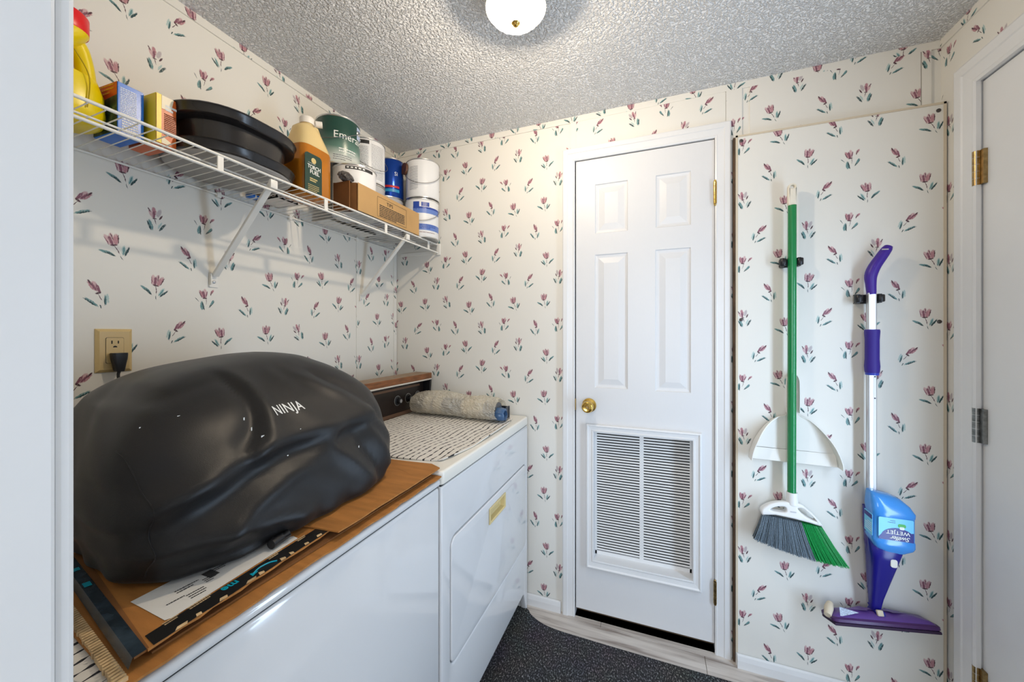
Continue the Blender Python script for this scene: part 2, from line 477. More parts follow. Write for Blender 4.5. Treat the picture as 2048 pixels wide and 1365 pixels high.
# ================================================================== THE ROOM
# floor base with vinyl planks
floor = struct(G().box(XL - .1, XR + .1, -1.75, YB + .75, -.12, -.004).make('floor', M('subfloor', (.25, .22, .19), .8)))
def plank_mat():
    m, nt, b = newmat('pale_oak_vinyl'); N, L = nt.nodes, nt.links
    tc = N.new('ShaderNodeTexCoord'); oi = N.new('ShaderNodeObjectInfo')
    ad = N.new('ShaderNodeVectorMath'); ad.operation = 'ADD'; L.new(tc.outputs['Object'], ad.inputs[0]); L.new(oi.outputs['Location'], ad.inputs[1])
    mp = N.new('ShaderNodeMapping'); mp.inputs['Scale'].default_value = (1.6, 22, 1); L.new(ad.outputs[0], mp.inputs[0])
    n = N.new('ShaderNodeTexNoise'); n.inputs['Scale'].default_value = 2.2; n.inputs['Detail'].default_value = 6; n.inputs['Distortion'].default_value = .6
    L.new(mp.outputs[0], n.inputs['Vector'])
    cr = N.new('ShaderNodeValToRGB'); e = cr.color_ramp.elements
    e[0].position = .30; e[0].color = (.26, .21, .18, 1); e[1].position = .62; e[1].color = (.62, .56, .50, 1)
    k = cr.color_ramp.elements.new(.44); k.color = (.50, .44, .39, 1)
    L.new(n.outputs['Fac'], cr.inputs[0]); L.new(cr.outputs[0], b.inputs['Base Color'])
    b.inputs['Roughness'].default_value = .38
    return m
PLANK = plank_mat()
pw, pl = .150, 1.02
pm = G().box(-pl / 2 + .0008, pl / 2 - .0008, -pw / 2 + .0006, pw / 2 - .0006, -.004, 0, .0008, 1)
p0 = pm.make('plank', PLANK, floor)
row = 0; first = True
yy = 1.70 + .045
while yy > -.2:
    xx = XL + .5 + (row * .41) % .8 - pl * .9
    while xx < XR + .6:
        if first: o = p0; first = False
        else: o = p0.copy(); link(o); o.parent = floor
        o.location = (xx, yy, 0); xx += pl
    yy -= pw; row += 1

# ceiling with knock-down plaster
def ceil_mat():
    m, nt, b = newmat('textured_ceiling'); N, L = nt.nodes, nt.links
    tc = N.new('ShaderNodeTexCoord')
    n1 = N.new('ShaderNodeTexNoise'); n1.inputs['Scale'].default_value = 120; n1.inputs['Detail'].default_value = 3
    n2 = N.new('ShaderNodeTexVoronoi'); n2.inputs['Scale'].default_value = 120
    L.new(tc.outputs['Object'], n1.inputs['Vector']); L.new(tc.outputs['Object'], n2.inputs['Vector'])
    mr = N.new('ShaderNodeMapRange'); mr.inputs['From Min'].default_value = .42; mr.inputs['From Max'].default_value = .60
    L.new(n1.outputs['Fac'], mr.inputs['Value'])
    ad = N.new('ShaderNodeMath'); ad.operation = 'MULTIPLY_ADD'; ad.inputs[1].default_value = .35
    L.new(n2.outputs['Distance'], ad.inputs[0]); L.new(mr.outputs[0], ad.inputs[2])
    bp = N.new('ShaderNodeBump'); bp.inputs['Strength'].default_value = .9; bp.inputs['Distance'].default_value = .0085
    L.new(ad.outputs[0], bp.inputs['Height']); L.new(bp.outputs['Normal'], b.inputs['Normal'])
    b.inputs['Base Color'].default_value = (.90, .90, .90, 1); b.inputs['Roughness'].default_value = .75
    return m
struct(G().box(XL - .1, XR + .1, -1.75, YB + .75, ZC, ZC + .1).make('ceiling', ceil_mat()))

# walls
wl = struct(paper_board('wall_left', lambda u, v, d: (XL + d, u, v), .15, YB, 0, ZC, -.1, 0, .105, -.055))
D1 = (-.340, .235, 0, 2.085)             # opening of the closet door (x0, x1, z0, z1)
wb = struct(paper_board('wall_back', lambda u, v, d: (u, YB - d, v), XL, XR, 0, ZC, -.1, 0, -.02, .105, [D1]))
D2 = (.715, 1.545, 0, 2.055)             # opening of the side door (y0, y1, z0, z1)
wr = struct(paper_board('wall_right', lambda u, v, d: (XR - d, u, v), .15, YB, 0, ZC, -.1, 0, .735, .07, [D2], flip=True))
PLAIN = M('plain_vinyl_wall', (.74, .72, .68), .5)
# partition with the doorway the camera stands in
struct(G().box(XL - .1, -.475, .03, .15, 0, ZC).make('wall_front', PLAIN))
struct(G().box(.40, XR + .1, .03, .15, 0, ZC).make('wall_front', PLAIN))
struct(G().box(-.475, .40, .03, .15, 2.05, ZC).make('wall_front', PLAIN))
# white jamb lining with rounded edge beside the camera
struct(G().box(-.475, -.460, .022, .1535, 0, 2.05, .003, 2).make('trim_1', WHITE_TRIM))
struct(G().box(-.545, -.464, .1535, .166, 0, 2.10, .004, 2).make('trim_2', WHITE_TRIM))
struct(G().box(.385, .40, .022, .158, 0, 2.05, .003, 2).make('trim_3', WHITE_TRIM))
# hall behind the camera: side walls, end wall with an added opening for the fill light
struct(G().box(XL - .1, XL, -1.75, .03, 0, ZC).make('wall_hall_left', PLAIN))
struct(G().box(XR, XR + .1, -1.75, .03, 0, ZC).make('wall_hall_right', PLAIN))
g = G().box(XL, -.75, -1.75, -1.65, 0, ZC).box(.95, XR, -1.75, -1.65, 0, ZC) if XR > .95 else G().box(XL, -.75, -1.75, -1.65, 0, ZC)
g.box(-.75, XR, -1.75, -1.65, 0, .80).box(-.75, XR, -1.75, -1.65, 2.08, ZC)
struct(g.make('wall_hall_end', PLAIN))

# seams and battens on the walls
def batten(n, to3d, u0, u1, v0, v1, d, ou, ov, flip=False):
    return struct(paper_board('trim_%d' % n, to3d, u0, u1, v0, v1, 0, d, ou, ov, flip=flip, step=.006))
LW = lambda u, v, d: (XL + d, u, v); BW = lambda u, v, d: (u, YB - d, v); RW = lambda u, v, d: (XR - d, u, v)
batten(4, LW, .15, YB, ZC - .027, ZC, .005, .02, .01)
batten(5, BW, XL + .005, XR - .005, ZC - .027, ZC, .005, .11, .03)
batten(6, RW, .15, YB, ZC - .027, ZC, .005, .06, .02, flip=True)
batten(7, LW, 1.402, YB - .028, 0, ZC - .027, .0022, .03, .02)
batten(8, LW, YB - .028, YB - .004, 0, ZC - .027, .006, .5, .3)
batten(9, BW, -.357, -.331, 2.136, ZC - .027, .005, .42, .17)
batten(10, BW, .270, .325, 2.06, ZC - .027, .005, .3, .2)
batten(11, BW, .352, XR - .055, 2.055, ZC - .027, .005, -.02, .105)
batten(12, BW, XR - .052, XR - .028, 2.055, ZC - .027, .006, .35, .1)
batten(13, BW, -.331, .268, 2.136, ZC - .027, .0035, .05, .09)

# the big board screwed on right of the closet door, its screws
board = struct(paper_board('trim_14', BW, .3, XR - .004, .0, 2.062, 0, YB - YP, 0, 0))
EDGE = M('board_edge', (.62, .53, .40), .6)
for (a, b, c, d) in ((.2985, .3055, .052, 2.062), (XR - .0115, XR - .0045, .052, 2.062)):
    rel(G().box(a, b, YP - .0022, YP + .004, c, d).make('edge_strip', EDGE, board))
rel(G().box(.2985, XR - .0045, YP - .0022, YP + .004, 2.055, 2.062).make('edge_strip', EDGE, board))
sg = G().lathe([(0, -.004), (.0022, -.004), (.0026, -.003), (.0058, -.002), (.0066, 0)], (0, 0, 0), 14, 'y')
sc0 = sg.make('screw', M('screw_head', (.10, .09, .085), .4, .8), board)
for i, (x, z) in enumerate(((.317, 2.040), (.888, 2.036), (.890, 1.331), (.317, 1.345))):
    o = sc0 if i == 0 else link(sc0.copy()); o.parent = board; o.location = (x, YP, z)
# dark brown strip in the gap left of the board
struct(G().box(.2925, .2985, YP + .012, YB, 0, 2.062).make('trim_15', M('dark_gap_strip', (.10, .06, .035), .7, var=(30, .4))))

# baseboards
def baseboard(name, x0, x1, yf):
    poly = [(yf, 0), (yf, .030), (yf + .004, .046), (yf + .012, .050), (yf + .016, 0)]
    return struct(G().prism(poly, 'x', x0, x1).make(name, WHITE_TRIM))
baseboard('baseboard_back', XL, -.402, YB - .016)
baseboard('baseboard_back', .302, XR - .003, YP - .016)
struct(G().box(XR - .012, XR, 1.64, YP - .016, 0, .05, .003).make('baseboard_right', WHITE_TRIM))

# ------------------------------------------------------------------ closet door
def casing(name, to3d, u0, u1, ztop, wdt, proj):
    """three moulded boards around an opening; profile steps across the width"""
    prof = [(0, 0), (0, proj * .55), (wdt * .10, proj * .70), (wdt * .16, proj * .62), (wdt * .55, proj * .80), (wdt * .60, proj * .95), (wdt * .92, proj), (wdt, proj * .85), (wdt, 0)]
    def path(q, i):                     # q: distance out from the opening
        return ((u0 - q, 0), (u0 - q, ztop + q), (u1 + q, ztop + q), (u1 + q, 0))[i]
    V = []; F = []; n = len(prof)
    for i in range(4):
        for (q, d) in prof:
            u, v = path(q, i); V.append(to3d(u, v, d))
    for i in range(3):
        for j in range(n - 1): F.append((i * n + j, i * n + j + 1, (i + 1) * n + j + 1, (i + 1) * n + j))
    g = G(); g.raw(V, F)
    return struct(g.make(name, WHITE_TRIM))
casing('trim_16', lambda u, v, d: (u, YB - d, v), -.337, .230, 2.080, .056, .017)
g = G().box(-.352, -.337, YB - .004, YB + .1, 0, 2.095).box(.232, .247, YB - .004, YB + .1, 0, 2.095).box(-.352, .247, YB - .004, YB + .1, 2.082, 2.097)
struct(g.make('trim_17', WHITE_TRIM))
# closet behind the door
g = G().box(-.75, .75, YB + .72, YB + .75, 0, ZC).box(-.75, -.72, YB + .1, YB + .75, 0, ZC).box(.72, .75, YB + .1, YB + .75, 0, ZC)
struct(g.make('wall_closet', M('closet_wall', (.30, .27, .23), .8)))
struct(G().box(-.337, .232, YB + .045, YB + .10, -.004, .010, .003).make('trim_18', M('door_sill', (.13, .085, .05), .6, var=(20, .3))))

door = link(bpy.data.objects.new('door_1', None)); struct(door); door.location = (-.054, YB, .039)
DX0, DX1, DZ0, DZ1, DY = -.3325, .2285, .039, 2.0765, YB - .001
VX0, VX1, VZ0, VZ1 = -.252, .1495, .279, .853      # vent opening
panels = [(-.247, -.106, 1.741, 1.962), (.008, .143, 1.741, 1.964), (-.248, -.106, 1.048, 1.646), (.006, .143, 1.046, 1.648)]
xs = sorted(set([DX0, DX1, VX0, VX1] + [p[0] for p in panels] + [p[1] for p in panels]))
zs = sorted(set([DZ0, DZ1, VZ0, VZ1] + [p[2] for p in panels] + [p[3] for p in panels]))
g = G(); hl = panels + [(VX0, VX1, VZ0, VZ1)]
for a, b in zip(xs[:-1], xs[1:]):
    for c, d in zip(zs[:-1], zs[1:]):
        mx, mz = (a + b) / 2, (c + d) / 2
        if any(h[0] < mx < h[1] and h[2] < mz < h[3] for h in hl): continue
        g.raw([(a, DY, c), (b, DY, c), (b, DY, d), (a, DY, d)], [(0, 1, 2, 3)])
g.raw([(DX0, DY, DZ0), (DX0, DY + .035, DZ0), (DX0, DY + .035, DZ1), (DX0, DY, DZ1)], [(0, 1, 2, 3)])
g.raw([(DX1, DY, DZ0), (DX1, DY + .035, DZ0), (DX1, DY + .035, DZ1), (DX1, DY, DZ1)], [(3, 2, 1, 0)])
g.raw([(DX0, DY, DZ1), (DX1, DY, DZ1), (DX1, DY + .035, DZ1), (DX0, DY + .035, DZ1)], [(0, 1, 2, 3)])
g.raw([(DX0, DY, DZ0), (DX1, DY, DZ0), (DX1, DY + .035, DZ0), (DX0, DY + .035, DZ0)], [(3, 2, 1, 0)])
for (x0, x1, z0, z1) in ((DX0, VX0, DZ0, DZ1), (VX1, DX1, DZ0, DZ1), (VX0, VX1, VZ1, DZ1), (VX0, VX1, DZ0, VZ0)):
    g.raw([(x0, DY + .035, z0), (x1, DY + .035, z0), (x1, DY + .035, z1), (x0, DY + .035, z1)], [(3, 2, 1, 0)])
slab = rel(g.make('slab', WHITE_DOOR, door))
for (x0, x1, z0, z1) in panels:
    tall = (z1 - z0) > .4
    prof = [(0, 0), (.003, .0045), (.012, .0065), (.016, .0065), (.040 if tall else .042, .0012), (.041 if tall else .043, .0012)]
    g = G(); V = []; F = []
    for (ins, dep) in prof:
        V += [(x0 + ins, DY + dep, z0 + ins), (x1 - ins, DY + dep, z0 + ins), (x1 - ins, DY + dep, z1 - ins), (x0 + ins, DY + dep, z1 - ins)]
    for i in range(len(prof) - 1):
        for j in range(4): F.append((i * 4 + j, i * 4 + (j + 1) % 4, i * 4 + 4 + (j + 1) % 4, i * 4 + 4 + j))
    k = (len(prof) - 1) * 4; F.append((k, k + 1, k + 2, k + 3))
    g.raw(V, F); rel(g.make('raised_panel', WHITE_DOOR, door))
# vent: moulded frame, recessed box, mullion and slats
FR = [(-.033, 0), (-.033, .012), (-.030, .0165), (-.026, .0175), (-.022, .013), (-.008, .011), (-.005, .0145), (0, .0135), (0, -.042)]
V = []; F = []; n = len(FR)
for (ins, d) in FR:
    V += [(VX0 + ins, DY - d, VZ0 + ins * 1.25), (VX1 - ins, DY - d, VZ0 + ins * 1.25), (VX1 - ins, DY - d, VZ1 - ins), (VX0 + ins, DY - d, VZ1 - ins)]
for i in range(n - 1):
    for j in range(4): F.append((i * 4 + j, i * 4 + (j + 1) % 4, i * 4 + 4 + (j + 1) % 4, i * 4 + 4 + j))
vf = rel(G().raw(V, F).make('vent_frame', WHITE_TRIM, door))
GY = DY + .042
vm = -.0505
VENT = M('white_enamelled_grille', (.74, .74, .735), .4)
rel(G().box(VX0, VX1, GY + .013, GY + .017, VZ0, VZ1).make('slat_gap_shade', DARK, door))  # dark sheet close behind the slats stands in for shade in the gaps
grille = rel(G().box(vm - .0085, vm + .0085, GY - .001, GY + .010, VZ0, VZ1).box(VX0, VX0 + .007, GY, GY + .01, VZ0, VZ1).box(VX1 - .007, VX1, GY, GY + .01, VZ0, VZ1)
             .box(VX0, VX1, GY, GY + .01, VZ1 - .012, VZ1).box(VX0, VX1, GY, GY + .01, VZ0, VZ0 + .016).make('grille_frame', VENT, door))
def slat(x0, x1):
    # curved blade, thin front lip
    prof = [(.0012, .0003), (.0, -.0006), (-.0006, -.0058), (.0004, -.0069), (.0018, -.0067), (.0026, -.0008)]
    return G().prism([(GY + a, b) for a, b in prof], 'x', x0, x1)
sl = [slat(VX0 + .007, vm - .0085), slat(vm + .0085, VX1 - .007)]
pitch = .01215; k = int((VZ1 - VZ0 - .026) / pitch)
for s in sl:
    o0 = s.make('slat', VENT, door)
    for i in range(k):
        o = o0 if i == 0 else link(o0.copy())
        o.parent = door; o.matrix_parent_inverse = Matrix.Translation(-Vector(door.location))
        o.location = (0, 0, VZ1 - .012 - i * pitch)
# knob and hinges
KX, KZ = -.2725, .968
kn = G().lathe([(0, -.001), (.0300, -.001), (.0320, -.004), (.030, -.009), (.020, -.013), (.0125, -.016), (.0115, -.026), (.013, -.031), (.0235, -.037), (.0265, -.046), (.0250, -.056), (.0205, -.062), (.0190, -.0625), (.0175, -.060), (.0100, -.0585), (0, -.0585)], (KX, DY, KZ), 36, 'y')
ko = rel(kn.make('knob', BRASS, door, True, 35))
rel(G().lathe([(0, 0), (.0075, 0), (.0085, -.0015), (.0070, -.0035), (0, -.0035)], (KX, DY - .0583, KZ), 20, 'y').make('lock_button', OLDBRASS, ko, True))
rel(G().box(-.3368, -.3318, YB - .0045, YB - .001, KZ - .026, KZ + .026).make('strike_plate', OLDBRASS, door))
for (z, mt) in ((1.858, BRASS), (.250, OLDBRASS)):
    g = G(); hx = .2305; hy = DY - .0085
    for i in range(5): g.cyl((hx, hy, z - .045 + i * .018 + .0006), (hx, hy, z - .045 + (i + 1) * .018 - .0006), .0062, 14)
    g.lathe([(0, .0), (.0045, .001), (.005, .004), (.003, .0065), (0, .007)], (hx, hy, z + .0455), 12)
    g.lathe([(0, -.007), (.003, -.0065), (.005, -.004), (.0045, -.001), (0, 0)], (hx, hy, z - .0455), 12)
    g.box(hx - .004, hx - .0005, hy, DY + .004, z - .044, z + .044)
    rel(g.make('hinge', mt, door, True, 30))

# ------------------------------------------------------------------ side door in the right wall, with its window
casing('trim_19', lambda u, v, d: (XR - d, u, v), .735, 1.535, 2.045, .078, .020)
g = G().box(XR - .002, XR + .1, .700, .722, 0, 2.06).box(XR - .002, XR + .1, 1.540, 1.562, 0, 2.06).box(XR - .002, XR + .1, .70, 1.562, 2.047, 2.07)
g.box(XR + .045, XR + .06, 1.525, 1.54, 0, 2.047)
struct(g.make('trim_20', WHITE_TRIM))
d2 = link(bpy.data.objects.new('door_2', None)); struct(d2); d2.location = (XR + .03, 1.13, 0)
WY0, WY1, WZ0, WZ1 = .98, 1.19, .25, 1.59
g = G(); X0, X1 = XR + .006, XR + .046
g.box(X0, X1, .724, WY0, .012, 2.043).box(X0, X1, WY1, 1.538, .012, 2.043).box(X0, X1, WY0, WY1, .012, WZ0).box(X0, X1, WY0, WY1, WZ1, 2.043)
rel(g.make('slab', M('grey_white_door', (.78, .78, .78), .42, var=(4, .03)), d2))
g = G()
for (a, b, c, d) in ((WY0 - .03, WY0 + .004, WZ0 - .03, WZ1 + .03), (WY1 - .004, WY1 + .03, WZ0 - .03, WZ1 + .03), (WY0, WY1, WZ0 - .03, WZ0 + .004), (WY0, WY1, WZ1 - .004, WZ1 + .03)):
    g.box(X0 - .01, X0 + .002, a, b, c, d, .003)
rel(g.make('window_frame', WHITE_TRIM, d2))
rel(G().box(X0 + .018, X0 + .022, WY0, WY1, WZ0, WZ1).make('pane', clear_plastic('window_glass', (.95, .98, 1.0), .93, .03), d2))
rel(G().lathe([(0, 0), (.03, 0), (.031, -.006), (.013, -.012), (.012, -.03), (.026, -.040), (.027, -.055), (.02, -.062), (0, -.063)], (X0, .80, .95), 28, 'x').make('knob', BRASS, d2, True))
for i, (z, mt) in enumerate(((1.787, OLDBRASS), (1.016, M('dull_steel_hinge', (.26, .26, .25), .35, 1.0, var=(80, .3))), (.240, OLDBRASS))):
    g = G(); hx = XR - .006; hy = 1.5425
    for j in range(5): g.cyl((hx, hy, z - .052 + j * .0208 + .0006), (hx, hy, z - .052 + (j + 1) * .0208 - .0006), .0085, 14)
    g.box(hx + .003, XR + .012, hy - .022, hy - .002, z - .051, z + .051)
    rel(g.make('hinge', mt, d2, True, 30))

# ------------------------------------------------------------------ ceiling lamp
LX, LY = -.374, 1.014
lamp = thing('ceiling_lamp', 'lit cut-glass bowl lamp on the textured ceiling', 'lamp', (LX, LY, ZC))
rel(G().lathe([(0, 0), (.092, 0), (.094, -.006), (.090, -.012), (.0875, -.014), (.0875, -.053), (.086, -.053), (.086, -.016), (0, -.016)], (LX, LY, ZC), 40).make('lamp_base_shield', M('pale_shield', (.55, .54, .50), .5), lamp, True, 40))  # deep unseen collar added to keep direct lamp light off the ceiling
# faceted bowl
V = []; F = []; nb = 40; prof = [(.084, -.020), (.0845, -.034), (.085, -.048), (.081, -.060), (.071, -.072), (.055, -.084), (.034, -.0925), (.014, -.096)]
for i, (r, h) in enumerate(prof):
    for j in range(nb):
        t = 2 * math.pi * (j + .5 * (i % 2)) / nb
        rr = r * (1 + .018 * (1 if j % 2 else -1) * (1 if i not in (0, len(prof) - 1) else 0))
        V.append((LX + rr * math.cos(t), LY + rr * math.sin(t), ZC + h))
for i in range(len(prof) - 1):
    for j in range(nb):
        a, b, c, d = i * nb + j, i * nb + (j + 1) % nb, (i + 1) * nb + (j + 1) % nb, (i + 1) * nb + j
        if i % 2 == 0: F += [(a, b, d), (b, c, d)]
        else: F += [(a, b, c), (a, c, d)]
def lamp_glass():
    m, nt, b = newmat('lit_cut_glass'); N, L = nt.nodes, nt.links
    b.inputs['Base Color'].default_value = (.80, .80, .78, 1); b.inputs['Roughness'].default_value = .06
    ge = N.new('ShaderNodeNewGeometry'); wn = N.new('ShaderNodeTexWhiteNoise'); L.new(ge.outputs['True Normal'], wn.inputs['Vector'])
    mr = N.new('ShaderNodeMapRange'); mr.inputs['To Min'].default_value = .30; mr.inputs['To Max'].default_value = 1.35; L.new(wn.outputs['Value'], mr.inputs['Value'])
    b.inputs['Emission Color'].default_value = (1.0, .97, .88, 1); L.new(mr.outputs[0], b.inputs['Emission Strength'])
    t = N.new('ShaderNodeBsdfTransparent'); mx = N.new('ShaderNodeMixShader'); mx.inputs[0].default_value = .50
    L.new(b.outputs[0], mx.inputs[1]); L.new(t.outputs[0], mx.inputs[2]); L.new(mx.outputs[0], N['Material Output'].inputs['Surface'])
    return m
rel(G().raw(V, F).make('glass_bowl', lamp_glass(), lamp))
rel(G().lathe([(0, -.106), (.004, -.105), (.0075, -.102), (.009, -.098), (.013, -.0955), (0, -.0945)], (LX, LY, ZC), 18).make('finial', BRASS, lamp, True))
bm_ = M('lit_bulb', (1, .95, .85), .3)
b = bm_.node_tree.nodes['Principled BSDF']; b.inputs['Emission Color'].default_value = (1, .93, .80, 1); b.inputs['Emission Strength'].default_value = 6
rel(G().lathe([(0, -.058), (.014, -.056), (.024, -.049), (.027, -.042), (.022, -.032), (.014, -.024), (.013, -.016)], (LX, LY, ZC), 24).make('bulb', bm_, lamp, True))
pl_ = bpy.data.lights.new('lamp_light', 'POINT'); pl_.energy = 32; pl_.color = (1.0, .83, .62); pl_.shadow_soft_size = .026
po = link(bpy.data.objects.new('lamp_light', pl_)); po.location = (LX, LY, ZC - .066); 

# ================================================================== WIRE SHELF
SX, SZT, SZL = -1.060, 1.7575, 1.7165      # front rails
shelf = thing('wire_shelf', 'white vinyl-coated wire shelf on the left wall, filled with household things', 'shelf', (XL, .9, 1.75))
SY0, SY1 = .17, 1.692
def rail(name, x, z, r, y0=SY0, y1=SY1): return G().cyl((x, y0, z), (x, y1, z), r, 10).make(name, WIRE, shelf, True)
rail('top_rail', SX, SZT, .0038)
rail('bottom_rail', SX, SZL, .0038)
rail('back_rail', XL + .008, 1.744, .0032)
rail('middle_rail', -1.107, 1.712 + .033, .0026, SY0, 1.56)
cw = G().tube([(XL + .007, 0, 1.7485), (-1.20, 0, 1.7510), (SX - .002, 0, 1.7535), (SX - .001, 0, 1.7590)], .00135, 6).make('cross_wire', WIRE, shelf, True)
pit = .0264; n = int((SY1 - SY0) / pit)
for i in range(n):
    o = cw if i == 0 else link(cw.copy())
    o.parent = shelf; o.matrix_parent_inverse = Matrix.Translation(-Vector(shelf.location)); o.location = (0, .1845 + i * pit, 0)
po_ = G().box(SX - .0022, SX + .0022, -.0075, .0075, SZL, SZT, .001, 1).make('post', WIRE, shelf)
for i, y in enumerate((.33, .640, .976, 1.285, 1.604)):
    o = po_ if i == 0 else link(po_.copy())
    o.parent = shelf; o.matrix_parent_inverse = Matrix.Translation(-Vector(shelf.location)); o.location = (0, y, 0)
for y in (.783, 1.430):
    # flat diagonal brace bent at both ends, foot screwed to the wall
    a = Vector((SX + .004, y, 1.744)); b = Vector((XL + .010, y, 1.478))
    d = (b - a).normalized(); nrm = Vector((d.z, 0, -d.x))
    hw = .0095; t = .0045
    V = []
    for p in (a, b):
        for (s, q) in ((-hw, -t), (hw, -t), (hw, t), (-hw, t)): V.append(p + Vector((0, s, 0)) + nrm * q)
    g = G().raw(V, [(0, 1, 2, 3), (7, 6, 5, 4), (0, 4, 5, 1), (1, 5, 6, 2), (2, 6, 7, 3), (3, 7, 4, 0)])
    g.bevel(.0012, 1)
    g.box(SX - .002, SX + .008, y - .0115, y + .0115, 1.722, 1.748, .003, 2)
    br = g.make('brace', WIRE, shelf, True, 35)
    g = G().box(XL, XL + .003, y - .013, y + .013, 1.440, 1.486, .0012, 1).box(XL, XL + .012, y - .013, y - .0105, 1.448, 1.484)
    rel(g.make('foot', WIRE, br))
    rel(G().lathe([(0, .0045), (.003, .0043), (.0045, .003), (.0048, 0)], (XL + .003, y, 1.458), 14, 'x').make('screw', STEEL, br, True))
for y in (.44, .795, 1.05, 1.40):
    rel(G().box(XL, XL + .013, y - .007, y + .007, 1.734, 1.752, .003, 2).make('wall_clip', WIRE, shelf, True, 40))
g = G().box(SX - .010, SX + .014, YB - .012, YB - .001, SZL - .012, SZT + .006, .003, 2)
g.box(-1.30, SX + .012, YB - .004, YB - .001, SZL - .005, SZL + .014, .001, 1)
rel(g.make('end_bracket', WIRE, shelf, True, 40))

SH = 1.7620       # top of the wires: where things stand

# ------------------------------------------------------------------ detergent jug
def superring(cx, cy, z, a, b, n=3.0, k=40, sh=0.0):
    out = []
    for j in range(k):
        t = 2 * math.pi * j / k; c, s = math.cos(t), math.sin(t)
        r = (abs(c / a) ** n + abs(s / b) ** n) ** (-1 / n)
        out.append((cx + r * c, cy + r * s + sh, z))
    return out
YEL = M('yellow_plastic', (.80, .60, .0), .30, spec=.5)
jx, jy = -1.232, .390
jug = thing('detergent_jug', 'yellow laundry detergent jug with red cap on the shelf, nearest the door frame', 'detergent jug', (jx, jy, SH))
rows = [(SH, .050, .078, 3, 0), (SH + .006, .058, .088, 3, 0), (SH + .03, .061, .093, 3, 0), (SH + .075, .060, .090, 3, 0), (SH + .105, .056, .081, 2.8, 0)]
g = loft(G(), [superring(jx, jy, z, a, b, n, 40, s) for z, a, b, n, s in rows], True, True)
jb = rel(g.make('jug_body', YEL, jug, True, 60))
g = loft(G(), [superring(jx, jy - .030, z, a, b, 2.6, 40, s) for z, a, b, s in ((SH + .08, .054, .050, 0), (SH + .13, .050, .044, 0), (SH + .16, .050, .046, .010), (SH + .182, .048, .058, .026), (SH + .196, .046, .046, .046), (SH + .206, .044, .043, .0545))], True, True)
rel(g.make('neck', YEL, jug, True, 60))
pts = smooth_poly([(jx, jy + .034, SH + .196), (jx, jy + .052, SH + .184), (jx, jy + .0625, SH + .152), (jx, jy + .067, SH + .118), (jx, jy + .071, SH + .085), (jx, jy + .071, SH + .055)], 5)
rel(G().tube(pts, [.0165 + .006 * abs(2 * i / (len(pts) - 1) - 1) ** 2 for i in range(len(pts))], 18).make('handle', YEL, jug, True, 60))
rel(G().tube(smooth_poly([(jx + .052, jy + .030, SH + .15), (jx + .0595, jy + .050, SH + .10), (jx + .0615, jy + .046, SH + .03)], 5), .0012, 6).make('mould_seam', M('dark_yellow_seam', (.42, .30, .0), .5), jug, True))
rc = (jx, jy + .0245)
rel(G().lathe([(0, .206), (.0445, .206), (.0455, .209), (.0455, .243), (.043, .246), (0, .246)], (rc[0], rc[1], SH), 48).make('cap', M('red_plastic_cap', (.72, .008, .012), .32), jug, True, 40))

# ------------------------------------------------------------------ boxes
def carton(name, label, cx0, cx1, cy0, cy1, h, rz, faces):
    """faces: dict side -> (material) ; box standing on the shelf, turned by rz about its front corner"""
    t = thing(name, label, 'box', (cx1, cy0, SH)); t.rotation_euler = (0, 0, rz)
    lx, ly = cx1 - cx0, cy1 - cy0
    g = bmesh.new()
    def quad(nm, vs, m):
        mesh_obj(nm, vs, [(0, 1, 2, 3)], m, t)
    o = G().box(-lx, 0, 0, ly, 0, h, .0012, 1).make('carton_body', faces['body'], None); o.parent = t
    return t, lx, ly
BLUE = M('blue_print', (.012, .16, .62), .28, spec=.5)
ORANGE = M('orange_print', (.62, .12, .015), .35)
def photo_print():
    m, nt, b = newmat('green_photo_print'); N, L = nt.nodes, nt.links
    tc = N.new('ShaderNodeTexCoord'); n = N.new('ShaderNodeTexNoise'); n.inputs['Scale'].default_value = 38; n.inputs['Detail'].default_value = 3
    L.new(tc.outputs['Object'], n.inputs['Vector'])
    cr = N.new('ShaderNodeValToRGB'); e = cr.color_ramp.elements
    e[0].position = .36; e[0].color = (.006, .010, .018, 1); e[1].position = .66; e[1].color = (.16, .20, .10, 1)
    q = e.new(.5); q.color = (.02, .06, .04, 1)
    L.new(n.outputs['Fac'], cr.inputs[0]); L.new(cr.outputs[0], b.inputs['Base Color']); b.inputs['Roughness'].default_value = .35
    return m
t, lx, ly = carton('plant_food_box', 'blue box with white print and green picture side, between jug and orange box', -1.262, -1.166, .484, .533, .118, R(2), {'body': BLUE})
def flat(parent, name, vs, m): return mesh_obj(name, vs, [(0, 1, 2, 3)], m, parent)
e = .0006; h = .118
flat(t, 'picture_side', [(-lx + .001, -e, .002), (-.001, -e, .002), (-.001, -e, .086), (-lx + .001, -e, .078)], photo_print())
flat(t, 'red_banner', [(-lx + .001, -e, .0785), (-.001, -e, .0865), (-.001, -e, h - .001), (-lx + .001, -e, h - .001)], M('red_orange_print', (.55, .06, .01), .35))
g = bmesh.new()
b1 = lines_bm(3, .07, .009, .003, 3); bmesh.ops.transform(b1, matrix=basis((-lx / 2, -e * 2, .104), (1, 0, 0), (0, 0, 1)), verts=b1.verts[:])
from_bm('small_print', b1, M('yellow_print', (.75, .45, .03), .5), t)
b1 = lines_bm(16, .030, .0042, .0021, 5); bmesh.ops.transform(b1, matrix=basis((e, ly * .40, .074), (0, 1, 0), (0, 0, 1)), verts=b1.verts[:])
from_bm('small_print', b1, WINK, t)
b1 = lines_bm(6, .030, .0060, .0036, 8); bmesh.ops.transform(b1, matrix=basis((e, ly * .46, .020), (0, 1, 0), (0, 0, 1)), verts=b1.verts[:])
from_bm('small_print', b1, WINK, t)
